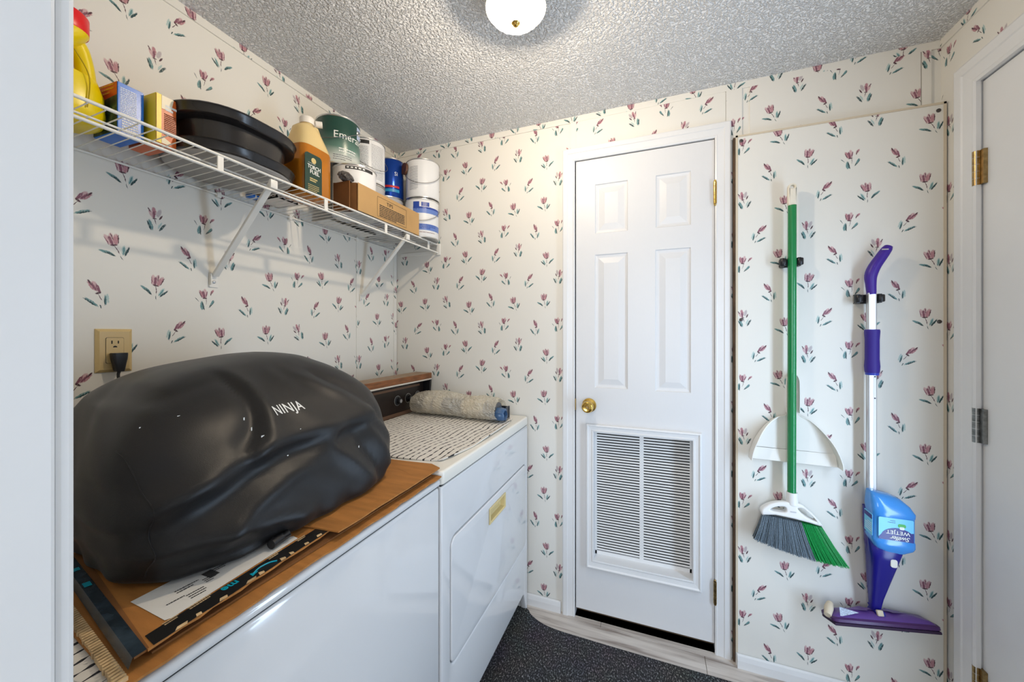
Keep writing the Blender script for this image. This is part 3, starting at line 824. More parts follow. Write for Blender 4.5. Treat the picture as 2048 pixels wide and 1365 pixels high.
t2, lx2, ly2 = carton('plant_spike_box', 'orange and yellow box beside the black pans, brown lettering', -1.252, -1.140, .5440, .586, .122, R(2), {'body': ORANGE})
flat(t2, 'yellow_side', [(-.050, -e, .001), (-.0005, -e, .001), (-.0005, -e, .1215), (-.050, -e, .1215)], M('yellow_side_print', (.80, .62, .02), .35))
flat(t2, 'yellow_edge', [(e, .0, .001), (e, .010, .001), (e, .010, .1215), (e, .0, .1215)], MATS['yellow_side_print'])
flat(t2, 'pale_panel', [(e, .0105, .088), (e, .030, .090), (e, .036, .121), (e, .0105, .121)], M('cream_print', (.85, .75, .55), .4))
flat(t2, 'pale_panel', [(e, .0105, .002), (e, .022, .002), (e, .030, .010), (e, .0105, .020)], MATS['cream_print'])
b1 = lines_bm(12, .024, .0046, .0026, 11); bmesh.ops.transform(b1, matrix=basis((e * 1.5, .028, .052), (0, 1, 0), (0, 0, 1)), verts=b1.verts[:])
from_bm('small_print', b1, M('brown_ink', (.16, .025, .004), .6), t2)
b1 = lines_bm(2, .024, .0085, .0055, 13, .05); bmesh.ops.transform(b1, matrix=basis((e * 1.5, .030, .094), (0, 1, 0), (0, 0, 1)), verts=b1.verts[:])
from_bm('small_print', b1, WINK, t2)

# ------------------------------------------------------------------ black roasting pans
NONST = M('black_nonstick', (.016, .014, .014), .26, spec=.6, bump=(420, .08, .001))
pan = thing('roasting_pan', 'two-tiered black nonstick roasting pan with rounded ends on the shelf', 'pan', (-1.18, .74, SH))
def rr3(x0, x1, y0, y1, r, z): return [(a, b, z) for a, b in rrect(x0, x1, y0, y1, r, 10)]
PX0, PX1, PY0, PY1 = -1.318, -1.040, .588, .898
def off(d, z, r=.125): return rr3(PX0 + d, PX1 - d, PY0 + d, PY1 - d, r - d * .6, z)
rel(loft(G(), [off(.014, SH), off(.006, SH + .004), off(.004, SH + .007)], True, True).make('base_plate', M('grey_pan_underside', (.36, .34, .32), .45), pan, True, 40))
rel(loft(G(), [off(.004, SH + .007), off(.000, SH + .010), off(-.003, SH + .030), off(-.006, SH + .033), off(-.004, SH + .036), off(.004, SH + .037), off(.022, SH + .034)], True, True).make('lower_tray', NONST, pan, True, 45))
rel(loft(G(), [off(.026, SH + .034), off(.022, SH + .06), off(.018, SH + .096)], True, True).make('pan_wall', NONST, pan, True, 45))
rel(loft(G(), [off(.018, SH + .094), off(.002, SH + .097), off(-.004, SH + .102), off(-.006, SH + .120), off(-.009, SH + .123), off(-.006, SH + .127), off(.004, SH + .127), off(.012, SH + .108), off(.03, SH + .104)], True, True).make('upper_tray', NONST, pan, True, 45))

# small white slotted basket between pan and fuel jug
bk = thing('slotted_basket', 'small white slotted plastic basket behind the fuel bottle', 'basket', (-1.27, .955, SH))
g = G(); bx0, bx1, by0, by1 = -1.318, -1.215, .912, .995
for z in np.arange(SH, SH + .075, .0125):
    g.box(bx0, bx1, by0, by0 + .003, z, z + .006).box(bx0, bx1, by1 - .003, by1, z, z + .006).box(bx1 - .003, bx1, by0, by1, z, z + .006).box(bx0, bx0 + .003, by0, by1, z, z + .006)
for y in np.linspace(by0, by1 - .006, 5): g.box(bx1 - .003, bx1, y, y + .006, SH, SH + .078).box(bx0, bx0 + .003, y, y + .006, SH, SH + .078)
for x in np.linspace(bx0, bx1 - .006, 5): g.box(x, x + .006, by0, by0 + .003, SH, SH + .078)
g.box(bx0, bx1, by0, by1, SH, SH + .003)
rel(g.make('basket_shell', M('white_basket_plastic', (.75, .68, .62), .5), bk))

pk = thing('small_packet', 'small blue and white packet lying on the shelf wires by the wall', 'packet', (-1.302, .888, SH))
rel(G().box(-1.318, -1.286, .874, .908, SH, SH + .010, .003, 2).make('packet_body', BLUE, pk, True, 40))
rel(G().box(-1.3185, -1.2855, .886, .895, SH - .0004, SH + .0104, .003, 2).make('packet_band', M('white_can_label', (.80, .80, .80), .38), pk, True, 40))
V = []; r_ = random.Random(31); nx_, ny_ = 5, 12
for i in range(nx_ + 1):
    for j in range(ny_ + 1): V.append((-1.322 + .085 * i / nx_ + r_.uniform(-.003, .003), 1.155 + .27 * j / ny_ + r_.uniform(-.003, .003), 1.7570 + r_.uniform(0, .0014)))
F = [(i * (ny_ + 1) + j, (i + 1) * (ny_ + 1) + j, (i + 1) * (ny_ + 1) + j + 1, i * (ny_ + 1) + j + 1) for i in range(nx_) for j in range(ny_)]
tag(G().raw(V, F).make('paper_sheet', M('white_paper', (.78, .77, .74), .7)), 'crumpled white paper lying on the shelf wires beneath the paint cans', 'paper')
# ------------------------------------------------------------------ torch fuel bottle
fb = thing('fuel_bottle', 'clear bottle of amber torch fuel with white cap and green label', 'bottle', (-1.145, .975, SH))
fx, fy = -1.147, .975
def fr(a, b, z, n=4.5, sy=0, sx=0): return superring(fx + sx, fy + sy, z, a, b, n, 48)
AMB = M('amber_fuel', (.86, .30, .022), .12, trans=.55, ior=1.2, coat=.4)
rel(loft(G(), [fr(.050, .056, SH, 5), fr(.056, .062, SH + .004, 5), fr(.0575, .0635, SH + .012, 5), fr(.0575, .0635, SH + .165, 5), fr(.0565, .0625, SH + .172, 4.5)], True, True).make('fuel', AMB, fb, True, 50))
PALEP = clear_plastic('pale_yellow_plastic', (.90, .72, .36), .30, .18)
rel(loft(G(), [fr(.0567, .0627, SH + .1722, 4.5), fr(.054, .060, SH + .185, 4), fr(.048, .054, SH + .205, 3.4), fr(.042, .047, SH + .228, 2.8, -.002), fr(.037, .040, SH + .247, 2.4, -.006), fr(.028, .030, SH + .258, 2.2, -.004), fr(.0195, .0195, SH + .264, 2, .0), fr(.0185, .0185, SH + .274, 2, .0)], True, True).make('bottle_shoulder', PALEP, fb, True, 50))
rel(loft(G(), [superring(fx + .006, fy + .020, z, a, b, 2.4, 32) for z, a, b in ((SH + .185, .044, .028), (SH + .21, .036, .026), (SH + .24, .026, .020), (SH + .262, .018, .014))], True, True).make('grip', PALEP, fb, True, 50))
rel(G().lathe([(0, .268), (.0235, .268), (.0240, .270), (.0240, .288), (.022, .291), (0, .291)], (fx, fy, SH), 32).make('cap', M('white_cap', (.80, .76, .70), .4), fb, True, 40))
rel(G().tube([(fx + .02, fy + .018, SH + .276), (fx + .034, fy + .034, SH + .278)], .011, 20).make('cap_tether', MATS['white_cap'], fb, True, 40))
GRN = M('dark_green_label', (.012, .045, .032), .35)
LXF = fx + .0578
lab = G().prism([(fy - .058 + a, SH + b) for a, b in rrect(0, .068, .004, .142, .012)], 'x', LXF - .001, LXF + .0008).make('label', GRN, fb)
# the bottle is turned towards the room a little
def fl_(nm, bm, y, z, m, par=fb): return place_bm(nm, bm, (LXF + .0012, y, z), (0, 1, 0), (0, 0, 1), m, par)
lc = fy - .024
gm = G().lathe([(.0075, .0004), (.0095, .0004), (.0095, -.0004), (.0075, -.0004), (.0075, .0004)], (LXF + .0012, lc, SH + .120), 24, 'x'); gm.make('emblem', GOLDINK, fb)
gm = G().lathe([(0, .0005), (.0055, .0004), (.0055, -.0004)], (LXF + .0012, lc, SH + .120), 18, 'x'); gm.make('emblem', GOLDINK, fb)
text('lettering', 'TORCH', .0185, (LXF + .0012, lc + .002, SH + .096), (0, 1, 0), (0, 0, 1), WINK, fb, .012, .92, 0, .86)
text('lettering', 'FUEL', .0185, (LXF + .0012, lc + .004, SH + .080), (0, 1, 0), (0, 0, 1), WINK, fb, .012, .95)
fl_('small_print', lines_bm(2, .030, .007, .0042, 2), lc, SH + .054, GOLDINK)
fl_('small_print', lines_bm(4, .044, .0062, .0022, 4), lc, SH + .026, GOLDINK)
fl_('small_print', lines_bm(1, .044, .004, .0008, 4, 0), lc, SH + .109, WINK)

# ------------------------------------------------------------------ paint cans
TIN = M('tin_rim', (.66, .66, .66), .28, 1.0)
WHT = M('white_can_label', (.80, .80, .80), .38)
def can(name, label, cx, cy, z, body, r=.0825, h=.190, bail=None, group=None):
    t = thing(name, label, 'paint can', (cx, cy, z), group)
    rel(G().lathe([(0, .003), (r - .004, .003), (r - .002, 0), (r + .001, .0005), (r + .0012, .004), (r - .001, .006)], (cx, cy, z), 48).make('bottom_rim', TIN, t, True, 40))
    rel(G().lathe([(r - .001, .005), (r - .0005, .006), (r - .0005, h - .007), (r - .001, h - .006)], (cx, cy, z), 64).make('can_body', body, t, True, 60))
    rel(G().lathe([(r - .001, h - .007), (r + .0012, h - .005), (r + .0014, h - .001), (r - .002, h), (r - .006, h - .003), (r - .012, h - .006), (r - .014, h - .002), (r - .018, h - .0025), (0, h - .0035)], (cx, cy, z), 48).make('lid', TIN, t, True, 40))
    if bail:
        a0, sag, out = bail      # direction the wire hangs towards
        pts = []
        for i in range(25):
            a = a0 - math.pi / 2 + math.pi * i / 24; k = math.sin(math.pi * i / 24)
            pts.append((cx + (r + .004 + out * k) * math.cos(a), cy + (r + .004 + out * k) * math.sin(a), z + h * .80 - sag * k))
        rel(G().tube(pts, .0013, 6).make('wire_handle', WIREST, t, True))
        for s in (-1, 1):
            a = a0 + s * math.pi / 2; ca, sa = math.cos(a), math.sin(a)
            p = Vector((cx + (r - .001) * ca, cy + (r - .001) * sa, z + h * .80)); q = p + Vector((ca, sa, 0)) * .0045
            rel(G().tube([p, p + (q - p) * .6, q], [.0125, .0105, .006], 20).make('handle_ear', TIN, t, True, 40))
    return t
def on_can(par, nm, bm, cx, cy, r, ang, z, m, lift=.0008): return rel(from_bm(nm, wrap_bm(bm, r - .0005, (cx, cy), ang, z, lift), m, par))
S2 = SH + .1925
toward = lambda cx, cy: math.atan2(-cy, -cx)        # angle from a can towards the doorway

# right-hand pair
cx, cy = -1.098, 1.604
c1 = can('paint_can', 'white and blue paint can at the far end of the shelf, under a white can', cx, cy, SH, WHT, bail=(R(-62), .075, .004))
BLP = M('blue_label', (.02, .06, .33), .35); LBP = M('light_blue_label', (.13, .22, .55), .38)
aa = R(-40)
on_can(c1, 'label_band', rect_bm(.150, .022), cx, cy, .0825, aa + .1, SH + .128, LBP)
on_can(c1, 'label_band', rect_bm(.150, .009), cx, cy, .0825, aa + .1, SH + .143, BLP)
on_can(c1, 'label_block', rect_bm(.030, .040), cx, cy, .0825, aa - .62, SH + .152, BLP)
on_can(c1, 'label_band', rect_bm(.160, .030), cx, cy, .0825, aa + .1, SH + .050, LBP)
on_can(c1, 'lettering', lines_bm(1, .060, .02, .020, 21), cx, cy, .0825, aa + .05, SH + .160, BLP, .0010)
on_can(c1, 'small_print', lines_bm(3, .085, .0075, .003, 22), cx, cy, .0825, aa + .1, SH + .052, BLP, .0014)
on_can(c1, 'small_print', lines_bm(1, .085, .005, .002, 23), cx, cy, .0825, aa + .1, SH + .024, M('brown_ink', (.16, .025, .004), .6), .0014)
c2 = can('paint_can', 'plain white paint can stacked on the blue and white can in the corner', cx + .004, cy, S2, WHT, bail=(R(-58), .088, .006))
on_can(c2, 'small_print', lines_bm(20, .045, .0058, .0016, 31, .08), cx + .004, cy, .0825, R(-88), S2 + .095, M('grey_ink', (.18, .18, .2), .6))
RUST = M('rusty_brown', (.12, .045, .02), .5, var=(40, .4))
rel(G().tube([(cx - .048, cy - .070, S2 + .150), (cx - .053, cy - .079, S2 + .150)], .028, 24).make('rusty_patch', RUST, c2, True, 40))

# blue can in the corner, on a lower can
cx, cy = -1.245, 1.510
c0 = can('paint_can', 'plain tin paint can in the corner underneath the dark blue can', cx, cy, SH, M('grey_can_label', (.45, .45, .46), .4))
c3 = can('blue_can', 'shiny dark blue can with a red stripe, in the shelf corner', cx + .014, cy + .022, S2, M('metallic_blue', (.008, .055, .34), .22, .55), r=.060, h=.195)
ang = R(-52)
on_can(c3, 'lettering', text_bm('Si', .026), cx + .014, cy + .022, .060, ang + .40, S2 + .118, WINK)
on_can(c3, 'label_band', rect_bm(.070, .010), cx + .014, cy + .022, .060, ang + .1, S2 + .055, M('red_stripe', (.55, .02, .02), .35))
on_can(c3, 'label_band', rect_bm(.070, .014), cx + .014, cy + .022, .060, ang + .1, S2 + .036, M('cyan_stripe', (.03, .30, .55), .35))

# white-label can, second row, on a lower can
cx, cy = -1.222, 1.345
c4b = can('paint_can', 'paint can hidden behind the tan box, below the white printed can', cx, cy, SH, MATS['grey_can_label'])
c4 = can('paint_can', 'white paint can with columns of fine print and black header, between green and blue cans', cx, cy, S2, WHT, bail=(R(-20), .100, .012))
ang = toward(cx, cy)
GI = MATS['grey_ink']
on_can(c4, 'label_header', rect_bm(.078, .016), cx, cy, .0825, ang - .30, S2 + .170, INK)
on_can(c4, 'header_print', lines_bm(1, .070, .008, .006, 43, .3), cx, cy, .0825, ang - .30, S2 + .170, WINK, .0014)
on_can(c4, 'small_print', lines_bm(22, .070, .0058, .0015, 41), cx, cy, .0825, ang - .30, S2 + .088, GI)
on_can(c4, 'small_print', lines_bm(26, .062, .0058, .0015, 42), cx, cy, .0825, ang + .66, S2 + .092, GI)

# green can on the front tin
cx, cy = -1.142, 1.195
c5b = can('paint_can', 'short-looking white paint can standing in the open tan cardboard box', cx, cy, SH, WHT)
ang = toward(cx, cy)
on_can(c5b, 'label_header', rect_bm(.110, .012), cx, cy, .0825, ang + .25, SH + .174, INK)
on_can(c5b, 'header_print', lines_bm(1, .100, .006, .005, 47, .3), cx, cy, .0825, ang + .25, SH + .174, WINK, .0014)
def emerald():
    m, nt, b = newmat('green_to_white_label'); N, L = nt.nodes, nt.links
    tc = N.new('ShaderNodeTexCoord'); s = N.new('ShaderNodeSeparateXYZ'); L.new(tc.outputs['Object'], s.inputs[0])
    n = N.new('ShaderNodeTexNoise'); n.inputs['Scale'].default_value = 14; L.new(tc.outputs['Object'], n.inputs['Vector'])
    mr = N.new('ShaderNodeMapRange'); mr.inputs['From Min'].default_value = S2 + .02; mr.inputs['From Max'].default_value = S2 + .15
    L.new(s.outputs['Z'], mr.inputs['Value'])
    ad = N.new('ShaderNodeMath'); ad.operation = 'MULTIPLY_ADD'; ad.inputs[1].default_value = .25; L.new(n.outputs['Fac'], ad.inputs[0]); L.new(mr.outputs[0], ad.inputs[2])
    cr = N.new('ShaderNodeValToRGB'); e = cr.color_ramp.elements
    e[0].position = .16; e[0].color = (.62, .66, .62, 1); e[1].position = .95; e[1].color = (.012, .055, .04, 1)
    q = e.new(.5); q.color = (.10, .20, .16, 1)
    L.new(ad.outputs[0], cr.inputs[0]); L.new(cr.outputs[0], b.inputs['Base Color']); b.inputs['Roughness'].default_value = .3
    return m
cx, cy = -1.206, 1.172
c5 = can('paint_can', 'large paint can with dark green label reading Eme, standing above the tan box', cx, cy, S2, emerald(), bail=(R(-70), .06, .004))
ang = toward(cx, cy)
on_can(c5, 'lettering', text_bm('Emerald', .040), cx, cy, .0825, ang + .58, S2 + .112, WINK)
on_can(c5, 'small_print', lines_bm(2, .07, .010, .004, 52), cx, cy, .0825, ang + .45, S2 + .056, WINK)
on_can(c5, 'small_print', lines_bm(3, .07, .008, .0025, 53), cx, cy, .0825, ang + .2, S2 + .026, GI)
on_can(c5, 'label_picture', rect_bm(.030, .050), cx, cy, .0825, ang + 1.15, S2 + .150, M('blue_white_picture', (.40, .48, .75), .35, var=(60, .6)))

# ------------------------------------------------------------------ tan box on the shelf
TX0, TX1, TY0, TY1, TH = -1.318, -1.052, 1.118, 1.512, .106
tb = thing('cardboard_tray', 'open tan cardboard box printed TIPS, at the front of the shelf', 'box', (-1.18, 1.31, SH))
SHB = SH + .0
rel(G().box(TX1 - .004, TX1, TY0, TY1, SHB, SHB + TH, .001, 1).make('front_panel', CARD2, tb))
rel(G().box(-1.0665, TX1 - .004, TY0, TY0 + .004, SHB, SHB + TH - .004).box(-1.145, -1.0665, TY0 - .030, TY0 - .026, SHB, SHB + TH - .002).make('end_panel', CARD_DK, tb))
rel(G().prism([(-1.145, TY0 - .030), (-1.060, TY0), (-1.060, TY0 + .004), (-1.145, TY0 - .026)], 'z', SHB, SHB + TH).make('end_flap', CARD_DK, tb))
rel(G().raw([(TX1 - .003, TY0, SHB + TH), (TX1 - .003, TY1, SHB + TH), (TX1 - .022, TY1 - .02, SHB + TH + .010), (TX1 - .022, TY0 + .03, SHB + TH + .006)], [(0, 1, 2, 3)]).make('torn_flap', CARD2, tb))
rel(G().box(TX1 - .030, TX1 - .004, TY1 - .004, TY1, SHB, SHB + TH - .01).make('end_panel', CARD2, tb))
fx_ = TX1 + .0006
yc, zc = 1.318, SHB + .049
for (y0, y1, z0, z1) in ((yc - .095, yc + .095, zc + .040, zc + .0412), (yc - .095, yc + .095, zc - .040, zc - .0388), (yc - .095, yc - .0938, zc - .04, zc + .04), (yc + .0938, yc + .095, zc - .04, zc + .04)):
    rel(mesh_obj('print_frame', [(fx_, y0, z0), (fx_, y1, z0), (fx_, y1, z1), (fx_, y0, z1)], [(0, 1, 2, 3)], INK, tb))
text('lettering', 'TIPS', .021, (fx_, yc - .018, zc + .025), (0, 1, 0), (0, 0, 1), INK, tb, 0, 1.05)
place_bm('small_print', lines_bm(7, .165, .0072, .0036, 61, .05), (fx_, yc, zc - .012), (0, 1, 0), (0, 0, 1), INK, tb)
# torn dark plastic bag over the box edge
def crumple(name, label, c, size, m, seed, cat, n=14):
    rnd = random.Random(seed); bm = bmesh.new(); bmesh.ops.create_icosphere(bm, subdivisions=3, radius=1)
    ph = [(Vector((rnd.uniform(-1, 1), rnd.uniform(-1, 1), rnd.uniform(-1, 1))).normalized(), rnd.uniform(3, 9), rnd.uniform(0, 6)) for _ in range(n)]
    for v in bm.verts:
        d = sum(abs(math.sin(p.dot(v.co) * f + q)) for p, f, q in ph) / n
        v.co *= .62 + .55 * d
    for v in bm.verts: v.co = Vector((c[0] + v.co.x * size[0], c[1] + v.co.y * size[1], c[2] + v.co.z * size[2]))
    for v in bm.verts: v.co += Vector((rnd.uniform(-1, 1), rnd.uniform(-1, 1), rnd.uniform(-1, 1))) * .0022
    return tag(from_bm(name, bm, m), label, cat)
crumple('plastic_bag', 'crumpled dark shiny plastic bag tucked in the tan box beside the fuel bottle', (-1.086, 1.092, SH + .120), (.020, .036, .018), M('dark_bag_film', (.085, .072, .066), .14, bump=(45, 1.0, .03)), 5, 'bag')
# ================================================================== WALL OUTLET
out = thing('wall_outlet', 'beige wall outlet plate with one receptacle in use', 'outlet', (XL, .545, 1.247))
BEI = M('beige_plastic', (.60, .44, .20), .35)
oy0, oy1, oz0, oz1 = .509, .581, 1.190, 1.303
g = G(); V = []
for (ins, d) in ((0, 0), (0, .002), (.007, .0065)): V += [(XL + d, oy0 + ins, oz0 + ins), (XL + d, oy1 - ins, oz0 + ins), (XL + d, oy1 - ins, oz1 - ins), (XL + d, oy0 + ins, oz1 - ins)]
F = [(i * 4 + j, i * 4 + (j + 1) % 4, i * 4 + 4 + (j + 1) % 4, i * 4 + 4 + j) for i in range(2) for j in range(4)] + [(8, 9, 10, 11)]
rel(G().raw(V, F).make('plate', BEI, out))
rel(G().prism(rrect(.527, .563, 1.213, 1.281, .004), 'x', XL + .0055, XL + .0067).make('joint', DARK, out))
rel(G().prism(rrect(.5278, .5622, 1.2138, 1.2802, .004), 'x', XL + .0055, XL + .0078).make('receptacle', BEI, out))
g = G().box(XL + .0075, XL + .0081, .5375, .5400, 1.264, 1.2725).box(XL + .0075, XL + .0081, .5500, .5525, 1.2645, 1.272)
g.prism([(.545 + .0042 * math.cos(a), 1.2545 + .0045 * math.sin(a)) for a in [math.pi * i / 10 for i in range(11)]], 'x', XL + .0075, XL + .0081)
rel(g.make('slots', DARK, out))
plug = thing('power_plug', 'black power plug with cord in the beige wall outlet', 'plug', (XL + .008, .548, 1.23))
g = loft(G(), [[(XL + .008 + p[0], .548 + p[1] * w_, z) for p in [(a + .012, b) for a, b in rrect(-.012, .010, -.0155, .0155, .006, 4)]] for z, w_ in ((1.2400, 1.0), (1.236, 1.02), (1.224, .95), (1.212, .78), (1.198, .62), (1.192, .5))])
rel(g.make('plug_body', BLACK, plug, True, 40))
rel(G().tube(smooth_poly([(XL + .020, .548, 1.194), (XL + .022, .550, 1.16), (XL + .030, .60, 1.05), (XL + .03, .66, .98), (XL + .03, .70, .93)], 6), .0035, 8).make('cord', BLACK, plug, True))

# ================================================================== WASHER AND DRYER
AX0, AX1 = -1.200, -.555
wash = thing('washing_machine', 'white top-loading washing machine in front, loaded with cardboard and a covered appliance', 'washing machine', (-.88, .545, 0))
WYA, WYB = .205, .8955
g = G().box(AX0, AX1, WYA, WYB, .012, .866, .010, 3); rel(g.make('cabinet', ENAMEL, wash, True, 40))
rel(G().box(AX0 - .0, AX1 - .003, WYA + .003, WYB - .003, .8655, .8685).make('seam', DARK, wash))
rel(G().box(AX0 - .0, AX1 + .003, WYA - .001, WYB + .001, .8680, .8865, .007, 3).make('top_panel', ENAMEL, wash, True, 40))
for (x, y) in ((AX0 + .05, WYA + .05), (AX1 - .05, WYA + .05), (AX0 + .05, WYB - .05), (AX1 - .05, WYB - .05)):
    rel(G().cyl((x, y, 0), (x, y, .014), .018, 16).make('foot', BLACK, wash, True, 40))

dry = thing('clothes_dryer', 'white front-loading clothes dryer with dark brown control console against the back wall', 'dryer', (-.88, 1.29, 0))
DYA, DYB = .9035, 1.664
TK = [(DYA, .006), (DYA + .006, .0), (DYA + .02, .0), (DYA + .024, .040), (DYA + .035, .098), (1.596, .098), (1.610, .094), (1.622, .078), (1.634, .045), (1.645, .015), (1.652, .0), (DYB, .0)]
FX = AX1 - .030
DRY0, DRY1, DRZ0, DRZ1 = .955, 1.640, .312, .690
rel(G().box(AX0, FX, DYA, DYB, .10, .8605, .006, 2).box(AX0, FX - .06, DYA + .004, DYA + .012, .004, .11).box(AX0, FX - .0, DYB - .010, DYB - .002, .004, .11).make('cabinet', ENAMEL, dry, True, 40))
# front skin: outline with toe cut-out, hole for the door, rounded vertical edges
outer = [(DYA, .8605), ] + [(DYA, TK[0][1])] + TK[1:] + [(DYB, .8605)]
rr_ = rrect(DRY0, DRY1, DRZ0, DRZ1, .028, 8)
bmf = shape2d(outer, [rr_], .030, .007, 3)
for v in bmf.verts: y, z, d = v.co.x, v.co.y, v.co.z; v.co = Vector((AX1 - .015 + d, y, z))
rel(from_bm('front_panel', bmf, ENAMEL, dry, True, 35))
rel(G().box(FX - .004, FX + .012, DRY0 - .01, DRY1 + .01, DRZ0 - .01, DRZ1 + .01).make('door_gap', DARK, dry))
# door with a hole for the pull
HY0, HY1, HZ0, HZ1 = 1.226, 1.372, .606, .657
bmd = shape2d(rrect(DRY0 + .0035, DRY1 - .0035, DRZ0 + .0035, DRZ1 - .0035, .025, 8), [rrect(HY0 + .004, HY1 - .004, HZ0 + .004, HZ1 - .004, .003, 3)], .022, .004, 3)
for v in bmd.verts: y, z, d = v.co.x, v.co.y, v.co.z; v.co = Vector((AX1 - .0095 + d, y, z))
dd = rel(from_bm('door', bmd, ENAMEL, dry, True, 35))
PULL = M('champagne_pull', (.66, .54, .27), .3)
prof = [(-.004, .0025), (-.003, .006), (.002, .0065), (.006, .004), (.009, -.012), (.016, -.017)]
V = []; F = []
for (ins, d) in prof: V += [(AX1 + d, HY0 + ins, HZ0 + ins * .8), (AX1 + d, HY1 - ins, HZ0 + ins * .8), (AX1 + d, HY1 - ins, HZ1 - ins * .8), (AX1 + d, HY0 + ins, HZ1 - ins * .8)]
F = [(i * 4 + j, i * 4 + (j + 1) % 4, i * 4 + 4 + (j + 1) % 4, i * 4 + 4 + j) for i in range(len(prof) - 1) for j in range(4)]
k = (len(prof) - 1) * 4; F.append((k, k + 1, k + 2, k + 3))
rel(G().raw(V, F).make('pull_handle', PULL, dd, True, 25))
rel(G().box(AX0, AX1 - .004, DYA + .004, DYB - .003, .8600, .8635).make('seam', DARK, dry))
g = G().prism(rrect(AX0, AX1 + .003, DYA - .001, DYB + .001, .018, 6), 'z', .8632, .904).bevel(.007, 3, 50)
rel(g.make('top_panel', ENAMEL_TOP, dry, True, 40))
# console
CB = M('dark_brown_console', (.020, .013, .011), .30)
WOODT = M('woodgrain_trim', (.20, .070, .022), .4, var=(18, .35), stretch=(8, 1, 8))
WOODTOP = M('woodgrain_top', (.26, .17, .10), .5, var=(18, .3), stretch=(8, 1, 8))
cy0, cy1 = DYA + .004, 1.668
con = rel(G().prism([(-1.178, .904), (-1.118, .904), (-1.128, 1.055), (-1.178, 1.055)], 'y', cy0 + .012, cy1 - .014).make('console', CB, dry))
rel(G().prism([(-1.180, 1.055), (-1.092, 1.049), (-1.086, 1.052), (-1.086, 1.060), (-1.180, 1.066)], 'y', cy0, cy1).make('console_hood', BLACK, con))
rel(G().box(-1.180, -1.083, cy0, cy1, 1.060, 1.088, .001, 1).make('wood_strip', WOODT, con))
rel(G().box(-1.178, -1.084, cy0 + .001, cy1 - .001, 1.088, 1.0892).make('wood_top', WOODTOP, con))
rel(G().box(-1.0845, -1.0815, cy0, cy1 - .001, 1.054, 1.0605).make('chrome_strip', M('bright_trim', (.80, .76, .70), .25, .6), con))
for (y0, y1) in ((cy0, cy0 + .012), (cy1 - .014, cy1)):
    rel(G().prism([(-1.180, .904), (-1.095, .904), (-1.083, 1.060), (-1.180, 1.060)], 'y', y0, y1).make('end_cap', BLACK, con))
def on_face(x0, x1, y0, y1, z0, z1):    # thin strip on the sloping console front
    f = lambda z: -1.118 - (z - .904) / .151 * .010
    return G().raw([(f(z0) + .0005, y0, z0), (f(z0) + .0005, y1, z0), (f(z1) + .0005, y1, z1), (f(z1) + .0005, y0, z1), (f(z0) + x1, y0, z0), (f(z0) + x1, y1, z0), (f(z1) + x1, y1, z1), (f(z1) + x1, y0, z1)], [(4, 5, 6, 7), (0, 4, 7, 3), (1, 2, 6, 5), (3, 7, 6, 2), (0, 1, 5, 4)])
BRZ = M('bronze_trim', (.17, .095, .060), .35, .3)
rel(on_face(0, .004, cy0 + .013, cy1 - .05, 1.026, 1.036).make('trim_strip', BRZ, con))
rel(on_face(0, .005, cy0 + .013, cy1 - .015, .906, .922).make('trim_strip', BRZ, con))
for (y, z, r) in ((1.440, .977, .0135), (1.520, .977, .0135), (1.598, .977, .0135)):
    x = -1.1225
    kn_ = rel(G().lathe([(0, 0), (r + .008, 0), (r + .007, .004), (r + .001, .006), (r, .020), (r - .002, .022), (0, .022)], (x, y, z), 28, 'x').make('knob', BLACK, con, True, 35))
    rel(G().lathe([(0, .0226), (r * .62, .0224), (r * .62, .0215)], (x, y, z), 20, 'x').make('knob_cap', M('silver_knob_cap', (.72, .72, .70), .35, .7), kn_, True, 40))
    rel(G().lathe([(r + .0095, .0012), (r + .0095, .002), (r + .008, .0022), (r + .008, .001)], (x, y, z), 28, 'x').make('dial_ring', M('silver_knob_cap', (.72, .72, .70), .35, .7), kn_, True, 40))
for (y, z, n_, wd) in ((1.415, 1.005, 2, .03), (1.408, .982, 2, .014), (1.29, .975, 1, .03), (1.29, .957, 1, .05), (1.42, .940, 2, .09), (1.50, .945, 1, .05)):
    place_bm('small_print', lines_bm(n_, wd, .006, .0022, int(y * 1000)), (-1.1195 - (z - .904) / .151 * .010 + .0002, y, z), (0, 1, 0), (0, 0, 1), M('cream_ink', (.62, .52, .36), .6), con)

